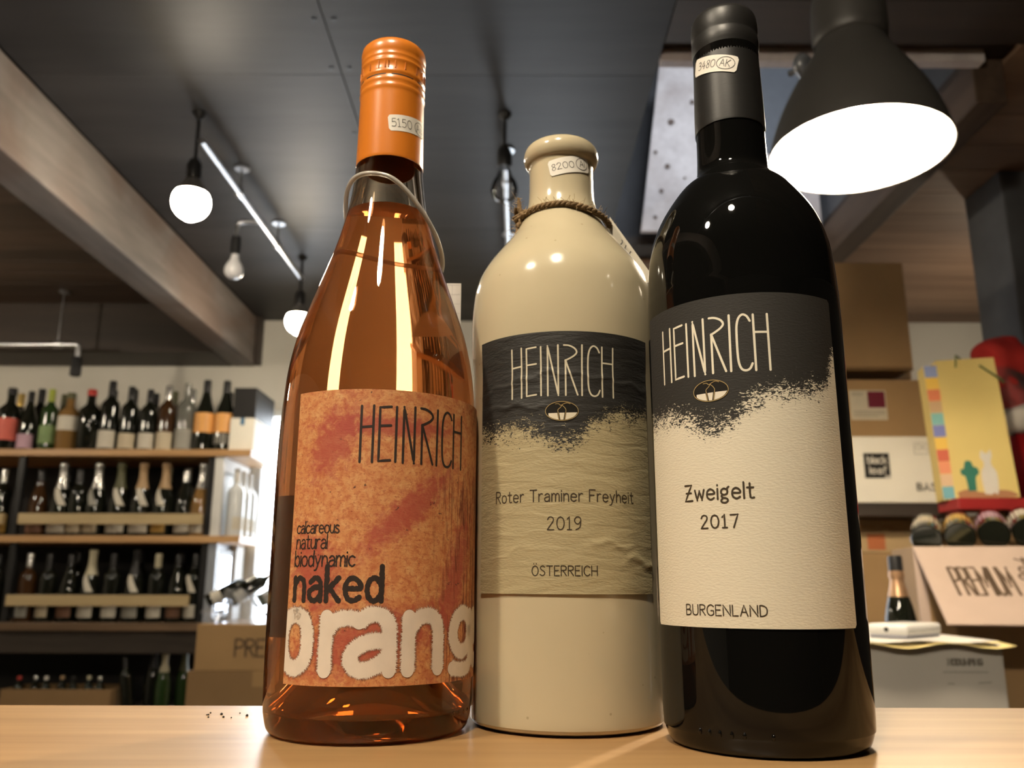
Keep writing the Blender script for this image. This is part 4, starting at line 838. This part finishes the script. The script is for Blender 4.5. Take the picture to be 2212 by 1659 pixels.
for kd, x, gl, cp_, lb, la, lz, k in top_front:
    t = shelf_bottle(kd, x, yF, Z1, gl, cp_, lb, la, G1, lz or (.03, .085), k, rnd.uniform(-8, 8))
    if lb == 'orange': inst('lower_label', lathe_mesh('lower_band', [(.041, .03), (.041, .072)], 16, R(-60), R(60)), LB['grey'], t)
for kd, x, gl, cp_, la, k in [('bordeaux', -2.15, 'dark', 'gold', 'bottle with gold capsule standing behind the coral labelled one', .93), ('bordeaux', -2.062, 'dark', 'black', 'tall black bottle standing behind the lilac labelled one', 1.0),
  ('bordeaux', -1.960, 'green', 'olive', 'olive capped bottle standing behind the green labelled one', .92), ('burgundy', -1.745, 'dark', 'black', 'black bottle standing behind the red capped one', 1.0), ('bordeaux', -1.655, 'dark', 'black', 'black bottle in the back row left of the shelf middle', 1.0),
  ('burgundy', -1.560, 'dark', 'black', 'black bottle in the back row at the shelf middle', .95), ('bordeaux', -1.478, 'brown', 'olive', 'brown bottle in the back row behind the silver capped one', .97), ('bordeaux', -1.400, 'clear', 'silver', 'clear bottle in the back row with silver capsule', 1.0), ('bordeaux', -1.235, 'dark', 'black', 'black bottle half hidden behind the orange striped pair', .96)]:
    shelf_bottle(kd, x, yB+.03, Z1, gl, cp_, None, la, G1, k=k)
bx = thing('gift_box', 'cream gift box standing at the right end of the top shelf', 'box', (-1.107, 3.50, Z1))
box('box_body', (-.050, -.075, 0), (.050, .20, .135), m_wcard, bx, .002); box('ribbon_clip', (-.008, -.077, .105), (.008, -.0752, .134), P('blue_clip', (.03,.14,.28), .5), bx, 0)
bx = thing('gift_box', 'black box lying on top of the cream gift box', 'box', (-1.105, 3.50, Z1+.1355))
box('box_body', (-.047, -.07, 0), (.047, .20, .128), P('black_carton', (.012,.011,.011), .5), bx, .002); box('lid_edge', (-.0475, -.0705, .085), (.0475, .2005, .0875), m_ink, bx, 0)

sec = [('bordeaux', -2.075, 'dark', 'silver', 'gold', None), ('burgundy', -1.925, 'brown', 'black', 'brown', None), ('champagne', -1.835, 'dark', 'silver', 'white', 'white'), ('bordeaux', -1.765, 'dark', 'black', 'cream', None), ('champagne', -1.690, 'dark', 'silver', 'cream', 'grey'), ('champagne', -1.598, 'dark', 'olive', 'white', 'white'),
       ('champagne', -1.508, 'dark', 'tan', 'white', 'white'), ('champagne', -1.415, 'dark', 'tan', 'gold', 'white'), ('burgundy', -1.330, 'dark', 'silver', 'white', None), ('champagne', -1.262, 'amber', 'silver', 'white', None)]
names2 = ['dark bottle with gold label left of the grey upright, second shelf', 'brown bottle at the left end of the second shelf rail', 'sparkling wine bottle with slanted white shoulder label, left on the second shelf', 'dark bottle with silver dots, third behind the second shelf rail', 'dark sparkling bottle with faint grey shoulder label on the second shelf',
  'sparkling bottle with broad white shoulder label and olive foil, second shelf', 'sparkling bottle with tan foil, left of the two on the second shelf', 'sparkling bottle with tan foil and gold label, second shelf', 'dark bottle with silver capsule right of the gold label, second shelf', 'amber sparkling bottle with silver foil at the right end of the second shelf']
for (kd, x, gl, cp_, lb, sa), la in zip(sec, names2): shelf_bottle(kd, x, 3.465, Z2, gl, cp_, lb, la, G2, (.015, .095), .93 if kd == 'champagne' else .9, rnd.uniform(-25, 25), sa, wide=60)
for i, (x, gl, cp_, la) in enumerate([(-1.88, 'dark', 'black', 'dark bottle in the back row at the left of the second shelf'), (-1.655, 'dark', 'black', 'dark bottle in the back row left of the middle, second shelf'), (-1.46, 'dark', 'cream', 'dark bottle with cream capsule in the back row, second shelf'), (-1.375, 'clear', 'silver', 'clear bottle in the back row behind the gold label, second shelf'), (-1.285, 'clear', 'silver', 'clear bottle in the back row at the right of the second shelf')]):
    shelf_bottle('bordeaux', x, 3.60, Z2, gl, cp_, None, la, G2, k=.98)
t = shelf_bottle('spirit', -1.228, 3.52, Z2, 'brown', 'black', 'hotorange', 'slim brown bottle with glowing orange label by the second shelf end', G2, (.05, .12), .9, wide=50)
trd = [('burgundy', -2.05, 'dark', 'black', 'white', None, 'dark bottle at the far left of the third shelf'), ('bordeaux', -1.925, 'brown', 'silver', 'grey', None, 'bottle with round grey medal label at the left end of the third shelf rail'), ('bordeaux', -1.845, 'dark', 'black', 'cream', None, 'dark bottle with cream label second behind the third shelf rail'), ('burgundy', -1.760, 'dark', 'black', 'brown', None, 'dark bottle with brown label behind the third shelf rail'),
  ('champagne', -1.675, 'dark', 'cream', 'white', 'white', 'sparkling bottle with cream foil and white shoulder label, third shelf'), ('bordeaux', -1.590, 'dark', 'black', 'white', None, 'dark bottle with tall white label in the middle of the third shelf'), ('champagne', -1.500, 'dark', 'black', 'grey', 'white', 'dark sparkling bottle with upright white shoulder label, third shelf'), ('bordeaux', -1.412, 'dark', 'cream', 'white', None, 'dark bottle with cream capsule and white label, third shelf'), ('burgundy', -1.330, 'dark', 'black', 'brown', None, 'dark bottle with reddish label near the right of the third shelf'), ('bordeaux', -1.262, 'dark', 'black', 'white', 'white', 'dark bottle with white label at the right end of the third shelf')]
for kd, x, gl, cp_, lb, sa, la in trd: shelf_bottle(kd, x, 3.465, Z3, gl, cp_, lb, la, G3, (.02, .075) if kd != 'champagne' else (.02, .09), .88, rnd.uniform(-20, 20), sa, wide=55)
for x, la in ((-1.80, 'dark bottle in the back row at the left of the third shelf'), (-1.545, 'dark bottle in the back row in the middle of the third shelf'), (-1.37, 'dark bottle in the back row at the right of the third shelf')): shelf_bottle('bordeaux', x, 3.60, Z3, 'dark', 'black', None, la, G3, k=.95)
shelf_bottle('champagne', -1.405, 3.50, Z4, 'dark', 'black', None, 'dark sparkling bottle under the shelf counter left of the cream foiled one', G4, k=.72)
shelf_bottle('champagne', -1.345, 3.455, Z4, 'green', 'cream', None, 'green sparkling bottle with long cream foil under the shelf counter', G4, k=.66, neck='cream')
shelf_bottle('champagne', -1.285, 3.50, Z4, 'green', 'olive', None, 'green sparkling bottle under the shelf counter right of the cream foiled one', G4, k=.66)
shelf_bottle('bordeaux', -1.475, 3.46, Z4, 'dark', 'black', None, 'slim dark bottle beside the low carton under the shelf counter', G4, k=.64, rot=(0, R(-9), 0))
lc = thing('carton', 'low open brown carton of corks under the shelf counter', 'box', (-1.735, 3.50, Z4))
for lo, hi in (((-.21, -.09, 0), (.21, -.085, .075)), ((-.21, .085, 0), (.21, .09, .075)), ((-.21, -.085, 0), (-.205, .085, .075)), ((.205, -.085, 0), (.21, .085, .075)), ((-.205, -.085, 0), (.205, .085, .006))): box('carton_wall', lo, hi, m_card2, lc, .001)
for i in range(7):
    c = ['red', 'silver', 'white', 'tan', 'black', 'cream', 'silver'][i]
    tt = shelf_bottle('spirit', -1.90+.052*i, 3.45+.02*(i % 2), Z4+.0065, 'dark', c, None, '%s capped small bottle, number %s from the left in the low carton' % (c if c != 'tan' else 'tan brown', ['one', 'two', 'three', 'four', 'five', 'six', 'seven'][i]), 'small bottles in the low carton', k=.45)
for i, yy in enumerate((3.47, 3.55, 3.63)):
    shelf_bottle('bordeaux', -1.125, yy, Z2, 'pale', 'white', 'white', ['frontmost', 'middle', 'rearmost'][i]+' pale sunlit bottle at the open end of the second shelf', 'sunlit bottles at the shelf end', k=.92, turn=80)  # pale glass paints in the daylight glare on these bottles
# cartons right of the shelf
def carton(label, lo, hi, mat, rot=0., tape=True, flaps=False, name='carton', parts=()):
    c = ((lo[0]+hi[0])/2, (lo[1]+hi[1])/2, lo[2]); t = thing(name, label, 'box', c, (0, 0, R(rot))); w, d, h = (hi[0]-lo[0])/2, (hi[1]-lo[1])/2, hi[2]-lo[2]
    box('carton_body', (-w, -d, 0), (w, d, h), mat, t, .003)
    if tape: box('tape', (-.025, -d-.0004, h-.05), (.025, d, h+.0005), m_tape, t, 0)
    box('seam', (-w-.0003, -d-.0003, h*.5-.0008), (w+.0003, -d+.001, h*.5+.0008), m_card2 if mat is not m_card2 else m_inkf, t, 0) if flaps else None
    return t, w, d, h
c1, w, d, h = carton('dim brown carton under the stamped one, right of the wine shelf', (-1.09, 3.00, 0), (-.60, 3.36, Zc(-.287)), m_card2)
letters('stamp', layout('Wine', .02, .16, h-.10, .05), .005, flat_xz(-d-.0012), m_inkf, c1, maxlen=.05)
c2, w, d, h = carton('brown carton with dark stamped capitals, right of the wine shelf', (-1.07, 3.0, Zc(-.287)), (-.60, 3.33, Zc(-.135)), m_card)
letters('stamp', layout('PREMIUM', -.10, .14, h-.105, .055, .16), .007, flat_xz(-d-.0012), m_inkf, c2, maxlen=.05)
zt = Zc(-.135)
for i, (x, yy, gl, cp_, an, la) in enumerate([(-.98, 3.10, 'dark', 'silver', 62, 'wrapped dark bottle lying on the stamped carton, left'), (-.90, 3.12, 'dark', 'white', 55, 'wrapped dark bottle lying on the stamped carton, middle'), (-.80, 3.12, 'green', 'black', 60, 'green bottle lying on the stamped carton, right')]):
    shelf_bottle('bordeaux', x-.10, yy, zt+.044+.028, gl, cp_, 'white', la, 'bottles on the stamped carton', k=.62, rot=(0, R(an), R(20)))
shelf_bottle('bordeaux', -.885, 3.24, zt, 'green', 'black', None, 'upright green bottle with black capsule against the bright window', 'bottles on the stamped carton', k=.52)
wr = thing('plastic_wrap', 'crumpled clear plastic wrap over the bottles on the stamped carton', 'wrap', (-.93, 3.10, zt))
bm = bmesh.new(); bmesh.ops.create_icosphere(bm, subdivisions=3, radius=1)
for v in bm.verts: n = 1+.16*math.sin(v.co.x*7+v.co.z*5)+.1*math.sin(v.co.y*13+v.co.x*4); v.co = Vector((v.co.x*.15*n, v.co.y*.065*n, max(0, v.co.z)*.115*n+.001))
finish(bm, 'wrap_sheet', THIN('clear_wrap', (.93,.94,.96), .05, .15, .10, (.8,.82,.85)), wr)

# ---------------------------------------------------------------- right side: cartons, bag, crate
cb = thing('storage_cabinet', 'dark low cabinet carrying the cartons on the right', 'cabinet', (0, 0, 0))
ZB = Zc(-.24)
box('cabinet_body', (.46, 1.20, .05), (1.40, 2.55, ZB-.03), m_darkwood, cb, .003); box('cabinet_top', (.45, 1.18, ZB-.03), (1.41, 2.56, ZB), m_darkwood, cb, .003); box('cabinet_plinth', (.5, 1.24, 0), (1.38, 2.5, .05), m_blackpaint, cb, 0)
c4, w, d, h = carton('plain brown carton at the bottom of the right hand stack', (.80, 2.20, ZB), (1.10, 2.52, Zc(.080)), m_card, tape=False)
c3, w, d, h = carton('light brown carton with orange square on its front, in the right stack', (.79, 2.20, Zc(.0803)), (1.03, 2.50, Zc(.165)), m_card3, tape=False)
box('orange_square', (.0, -d-.0006, .008), (.045, -d-.0002, .048), P('orange_print', (.48,.15,.055), .7), c3, 0)
letters('faint_print', [[(-.06+.05*i, .066), (-.03+.05*i, .066)] for i in range(3)]+[[(-.06+.06*i, .056), (-.02+.06*i, .056)] for i in range(3)], .004, flat_xz(-d-.0005), m_card, c3, maxlen=.02)
tag(box('shelf_plank', (.78, 2.102, Zc(.1655)), (1.11, 2.50, Zc(.198)), m_darkwood, bev=.002), 'dark plank under the white carton in the right stack', 'board')
c5, w, d, h = carton('white carton with small black square logo in the right stack', (.80, 2.105, Zc(.1985)), (1.062, 2.45, Zc(.365)), m_wcard, tape=False)
def on_front(par, d, name, lo, hi, mat, e=.0006): return box(name, (lo[0], -d-e, lo[1]), (hi[0], -d-.0001, hi[1]), mat, par, 0)
on_front(c5, d, 'logo_square', (-.051, .075-.014), (.013, .124), m_ink)
letters('logo_text', layout('black', -.042, .006, .098, .018, .14)+layout('leaf', -.038, .004, .072, .018, .14), .0028, flat_xz(-d-.001), m_paper, c5, maxlen=.02)
on_front(c5, d, 'logo_strip', (-.002, .062), (.013, .068), m_gcard, .0009)
letters('carton_text', layout('BAS', .076, .122, .031, .017, .25), .0045, flat_xz(-d-.0006), P('grey_print', (.22,.20,.17), .7), c5, maxlen=.02)
letters('carton_text', layout('OK', .082, .108, .132, .014, .25)+[[(.078, .122), (.112, .122), (.112, .150), (.078, .150), (.078, .122)]], .0016, flat_xz(-d-.0006), P('light_grey_print', (.40,.37,.31), .7), c5, maxlen=.02)
c6, w, d, h = carton('brown carton with white and maroon shipping label above the white carton', (.80, 2.20, Zc(.3655)), (1.098, 2.48, Zc(.535)), m_card, tape=False)
on_front(c6, d, 'shipping_label', (-.052, .085-.025), (.045, .140), P('shipping_paper', (.62,.55,.42), .6), .0005)
on_front(c6, d, 'maroon_patch', (-.004, .093), (.042, .137), P('maroon_print', (.16,.012,.03), .6), .0009)
letters('label_print', [[(-.045, .132), (-.012, .132)], [(-.045, .127), (-.018, .127)], [(-.045, .083), (.038, .083)], [(-.045, .077), (.038, .077)], [(-.045, .071), (.02, .071)]], .0022, flat_xz(-d-.0012), P('grey_print2', (.33,.29,.22), .7), c6, maxlen=.03)
c7, w, d, h = carton('topmost brown carton of the right stack, hanging flap at its bottom', (.80, 2.19, Zc(.5355+.03)), (1.072, 2.48, Zc(.864)), m_card, tape=False)
bm = bmesh.new(); bm_box(bm, (-.136, -.145, -.006), (.136, -.002, -.002), .0005)
fl = finish(bm, 'open_flap', m_card2, c7, (0, -.0, 0), (0, 0, 0))
for xx in (-.13, .126): box('support_flap', (xx, -.14, -.0298), (xx+.004, .14, -.0065), m_card2, c7, 0)
# yellow paper bag
m_bag = P('yellow_paper', (.72,.56,.20), .6, var=.05, nscale=6)
bg_ = thing('paper_bag', 'yellow paper carrier bag with coloured side squares and an alpaca print', 'bag', (1.080, 1.925, Zc(.1925)), (R(-2), R(-1.5), R(-9)))
bw, bh, bd = .0665, .330, .070
bm = bmesh.new()
v = [bm.verts.new(c) for c in ((-bw-.004, 0, 0), (bw, 0, 0), (bw, bd, 0), (-bw-.004, bd, 0), (-bw, .0, bh), (bw-.004, .0, bh), (bw-.004, bd*.55, bh), (-bw, bd*.55, bh))]
e = [bm.verts.new((bw, bd*.5, 0)), bm.verts.new((bw-.016, bd*.28, bh))]
for f in ((0, 1, 5, 4), (2, 3, 7, 6), (3, 0, 4, 7), (3, 2, 1, 0)): bm.faces.new([v[i] for i in f])
bm.faces.new((v[1], e[0], e[1], v[5])); bm.faces.new((e[0], v[2], v[6], e[1]))
o = finish(bm, 'bag_body', m_bag, bg_); so = o.modifiers.new('thickness', 'SOLIDIFY'); so.thickness = .0006
cols = [(.30,.36,.62), (.85,.55,.10), (.72,.22,.10), (.55,.36,.20), (.22,.48,.45), (.20,.22,.50), (.80,.52,.10), (.62,.14,.08), (.78,.30,.16), (.70,.48,.30), (.18,.42,.48)]
for i, c in enumerate(cols):
    z1 = bh-.012-i*.0288; box('coloured_square', (-bw-.0285, .001, z1-.0278), (-bw+.001, .0022, z1), P('square_%d' % i, c, .6, var=.03), bg_, 0)
box('bag_gusset', (-bw-.029, .0022, 0), (-bw+.001, .05, bh-.012), m_bag, bg_, 0)
def blob(name, pts, mat, par, y): 
    bm = bmesh.new(); bm.faces.new([bm.verts.new((x, y, z)) for x, z in pts]); bmesh.ops.recalc_face_normals(bm, faces=bm.faces); return finish(bm, name, mat, par)
blob('printed_ground', smooth_prof([(-.062, .001), (.055, .001), (.055, .012), (.03, .018), (-.01, .014), (-.04, .022), (-.064, .016)], 4), P('brown_print', (.40,.19,.09), .7), bg_, -.0004)
blob('alpaca_print', smooth_prof([(-.006, .010), (-.008, .040), (-.006, .062), (.000, .072), (.001, .085), (-.004, .092), (-.003, .104), (.001, .110), (.006, .103), (.014, .104), (.019, .111), (.021, .103), (.020, .092), (.017, .086), (.018, .074), (.025, .060), (.026, .040), (.022, .010), (.014, .012), (.008, .008)], 4), P('white_print', (.66,.62,.55), .6), bg_, -.0008)
blob('cactus_print', smooth_prof([(-.040, .018), (-.042, .050), (-.050, .056), (-.050, .068), (-.043, .070), (-.038, .086), (-.026, .086), (-.022, .074), (-.014, .070), (-.012, .058), (-.020, .048), (-.022, .018)], 4), P('teal_print', (.03,.17,.12), .6), bg_, -.0006)
for sy in (0,): tube('handle', smooth_prof([(-.025, -.001, bh-.02), (-.023, -.006, bh+.004), (-.018, .004, bh+.010), (-.008, .010, bh+.004)], 5), .0022, P('olive_cord', (.13,.15,.05), .7), bg_, 8)
tube('handle', smooth_prof([(.028, -.001, bh-.018), (.040, -.010, bh-.034), (.060, -.012, bh-.052), (bw+.008, .0, bh-.062)], 5), .0024, MATS['olive_cord'], bg_, 8)
rbx = thing('carton', 'flat red carton under the yellow paper bag', 'box', (1.18, 1.95, Zc(.1655)))
box('carton_body', (-.18, -.045, 0), (.18, .05, .026), P('red_carton', (.32,.02,.02), .5), rbx, .002)
cu = thing('carton', 'plain tall carton under the flat red carton, carrying the red hat', 'box', (1.25, 2.09, ZB)); box('carton_body', (-.13, -.15, 0), (.12, .15, Zc(.165)-ZB), m_card2, cu, .002)
# open carton with lying bottles and hanging stamped flap
oc = thing('open_carton', 'open pinkish wine carton with stamped front flap, full of lying bottles', 'box', (.815, 1.75, ZB), (0, 0, R(-10)))
OH = Zc(.077)-ZB; m_pink = P('pinkish_card', (.52,.40,.33), .75, var=.04)
box('carton_wall', (0, 0, 0), (.007, .17, OH), m_card, oc, .001); box('carton_wall', (.007, 0, 0), (.43, .006, OH), m_card, oc, .001); box('carton_wall', (.423, .006, 0), (.43, .17, OH), m_card, oc, .001)  # front wall browner than the flap, its shade put into the colour
box('carton_wall', (.007, .164, 0), (.423, .17, OH), m_card, oc, .001); box('carton_floor', (.007, .006, 0), (.423, .164, .006), m_card2, oc, 0); box('lit_edge_strip', (-.0005, -.0012, .0), (.020, .0, OH), m_pink, oc, 0)  # pink strip paints the lit left edge of the shaded front
fa = math.atan2(.145, .17); L_ = .223
bm = bmesh.new(); bm_box(bm, (.0, -L_, -.004), (.43, 0, 0), .0008)
fo = finish(bm, 'stamped_flap', m_pink, oc, (0, -.001, OH), (fa, 0, 0))
fmap = lambda s, z: (s, -L_+z, .0006)
letters('stamp', layout('PREMIUM', .045, .150, .078, .078, .12), .0058, fmap, m_inkf, fo, maxlen=.03); letters('stamp', layout('WINE', .225, .300, .078, .078, .12), .0058, fmap, m_inkf, fo, maxlen=.03)
gp = []
for r_ in range(5):
    for k in range(max(1, 3-abs(r_-1))):
        cx_, cz_ = .187+(k-(max(1, 3-abs(r_-1))-1)/2)*.014+rnd.uniform(-.002, .002), .150-r_*.021; gp.append([(cx_+.006*math.cos(a*math.pi/5), cz_+.008*math.sin(a*math.pi/5)) for a in range(11)])
gp += [[(.187, .165), (.189, .185)], [(.175, .182), (.187, .176), (.202, .186)]]
letters('grape_stamp', gp, .0045, fmap, m_inkf, fo, maxlen=.02)
inn = [('cream', 'black lying bottle with pale yellow label, leftmost in the open carton'), ('gold', 'black lying bottle with yellow label, second from left in the open carton'), ('lilac', 'black lying bottle with purple label in the open carton'), ('white', 'black lying bottle with white label right of the purple one in the open carton'), ('cream', 'black lying bottle with ivory label near the right edge of the open carton'), ('cream', 'rightmost black lying bottle in the open carton')]
for i, (lb, la) in enumerate(inn):
    shelf_bottle('bordeaux', .850+.064*i, 1.762-.0113*i, Zc(.092)+.004*i, 'dark', 'black', lb, la, 'bottles lying in the open carton', (.06, .15), .80, rot=(R(-77), 0, R(-27)), wide=178)
# sparkling bottle, white carton, papers and gadget
lcb = thing('carton', 'low carton under the gold foiled bottle, mostly hidden by the pale carton', 'box', (.745, 1.68, ZB)); box('carton_body', (-.05, -.05, 0), (.05, .05, .079), m_card2, lcb, .002)
CC['copper'] = P('cap_copper', (.50,.30,.17), .32, metal=.6, var=.12)
ch = shelf_bottle('champagne', .745, 1.68, ZB+.0795, 'dark', 'copper', None, 'sparkling bottle with copper gold foil and black top beside the open carton', None, k=.68)
inst('dark_cap', lathe_mesh('champ_cap', [(.0196, .276), (.0196, .312), (.018, .319), (0, .3195)]), CC['black'], ch, scale=(.68,)*3)
inst('foil_collar', lathe_mesh('champ_collar', [(.0205, .256), (.0215, .262), (.0205, .2755), (.0185, .277)]), CC['copper'], ch, scale=(.68,)*3)
wb = carton('pale grey white carton in front on the right, papers on its top', (.50, 1.30, ZB), (.722, 1.56, Zc(-.083)), m_gcard, tape=False)
c8, w, d, h = wb
letters('carton_text', layout('NO DUMPING'.replace(' ', ''), .028, .078, h-.030, .008, .2), .0026, flat_xz(-d-.0004), P('grey_print3', (.20,.18,.15), .7), c8, maxlen=.02)
letters('carton_text', [[(.02, h-.040), (.085, h-.040)], [(.025, h-.056), (.034, h-.056)], [(.07, h-.055), (.088, h-.054)]], .0018, flat_xz(-d-.0004), P('light_grey_print3', (.32,.30,.26), .7), c8, maxlen=.02)
def sheet(name, label, x0, x1, y0, y1, z, mat, amp, seed):
    bm = bmesh.new(); nx, ny = 22, 10; G = []
    for j in range(ny+1):
        G.append([bm.verts.new((x0+(x1-x0)*i/nx, y0+(y1-y0)*j/ny, z+amp*max(0, (1-j/2.5))*(math.sin(i*.55+seed)-1.0))) for i in range(nx+1)])
    for j in range(ny):
        for i in range(nx): bm.faces.new((G[j][i], G[j][i+1], G[j+1][i+1], G[j+1][i]))
    o = finish(bm, name, mat, smooth=True); s_ = o.modifiers.new('thickness', 'SOLIDIFY'); s_.thickness = .0006; s_.offset = 1
    return tag(o, label, 'paper')
zt = Zc(-.083)
sheet('paper_sheet', 'yellow paper sheet curling over the edge of the pale carton', .49, .735, 1.285, 1.53, zt+.0015, P('yellow_sheet', (.80,.66,.30), .6, var=.03), .004, .5)
sheet('paper_sheet', 'white printed paper sheet lying on the yellow one', .488, .712, 1.291, 1.52, zt+.0042, P('white_sheet', (.72,.69,.64), .6, var=.03), .0015, 1.8)
gd = thing('card_reader', 'white rounded card reader lying on the papers on the pale carton', 'gadget', (.612, 1.37, zt+.0056), (0, 0, R(-50)))
bm = bmesh.new(); bm_box(bm, (-.032, -.058, .004), (.032, .058, .021)); bmesh.ops.bevel(bm, geom=[e for e in bm.edges], offset=.0075, segments=4, affect='EDGES', profile=.6)
finish(bm, 'reader_body', P('white_plastic', (.80,.79,.76), .3, var=.01, coat=.3), gd, smooth=True)
box('reader_base', (-.029, -.055, 0), (.029, .055, .006), P('grey_plastic', (.42,.43,.50), .4), gd, .002)
lathe('button', [(0, 0), (.0035, 0), (.0035, .001), (0, .0012)], m_black, gd, 14, loc=(.0, -.0577, .0125), rot=(R(90), 0, 0))
# red santa hat in its clear wrapping
ht = thing('santa_hat', 'crumpled red felt hat with white trim in clear wrapping beside the post', 'hat', (1.262, 2.13, Zc(.1655))); ht.scale = (1.12, .88, 1.16)
m_red = P('red_felt', (.42,.022,.018), .85, var=.25, nscale=14, bump=.5, bscale=500)
bm = bmesh.new(); lathe_bm(bm, smooth_prof([(.0, .405), (.03, .40), (.055, .375), (.07, .34), (.078, .29), (.08, .25), (.076, .22), (0, .22)], 5), 40)
for v in bm.verts:
    k = .010*math.sin(v.co.z*75+v.co.x*30)+.006*math.sin(v.co.x*95+v.co.z*30); n = Vector((v.co.x, v.co.y, 0)); n = n.normalized() if n.length > 1e-5 else n; v.co += n*k; v.co.x += (.30-v.co.z)*-.18
finish(bm, 'felt_crown', m_red, ht, smooth=True, ang=80)
bm = bmesh.new()
pts = [Vector((.082*math.sin(a), -.082*math.cos(a), .205+.012*math.sin(a*2))) for a in [2*math.pi*i/40 for i in range(40)]]; tube_bm(bm, pts, .028, 12, closed=True)
for v in bm.verts: v.co += Vector((rnd.uniform(-1, 1), rnd.uniform(-1, 1), rnd.uniform(-1, 1)))*.0016
finish(bm, 'fluffy_trim', P('white_fleece', (.58,.54,.48), .95, var=.1, bump=.6, bscale=300), ht, smooth=True, ang=90)
bm = bmesh.new(); lathe_bm(bm, smooth_prof([(.0, .0), (.07, .0), (.085, .03), (.088, .12), (.08, .18), (.05, .19), (0, .19)], 4), 32)
for v in bm.verts: v.co.x += .006*math.sin(v.co.z*90); v.co.y += .006*math.sin(v.co.x*80+v.co.z*40)
finish(bm, 'red_wrapping', P('red_foil', (.20,.008,.01), .18, var=.2, nscale=12, coat=.6), ht, smooth=True, ang=80)
bm = bmesh.new(); bmesh.ops.create_icosphere(bm, subdivisions=3, radius=1)
for v in bm.verts: n = 1+.10*math.sin(v.co.x*6+v.co.z*5)+.08*math.sin(v.co.y*11+v.co.z*4); v.co = Vector((v.co.x*.105*n+.0, v.co.y*.10*n-.0, v.co.z*.10*n+.24))
finish(bm, 'clear_wrapping', THIN('clear_film', (.90,.90,.90), .03, .12, .05, (.8,.8,.8)), ht, smooth=True, ang=20)
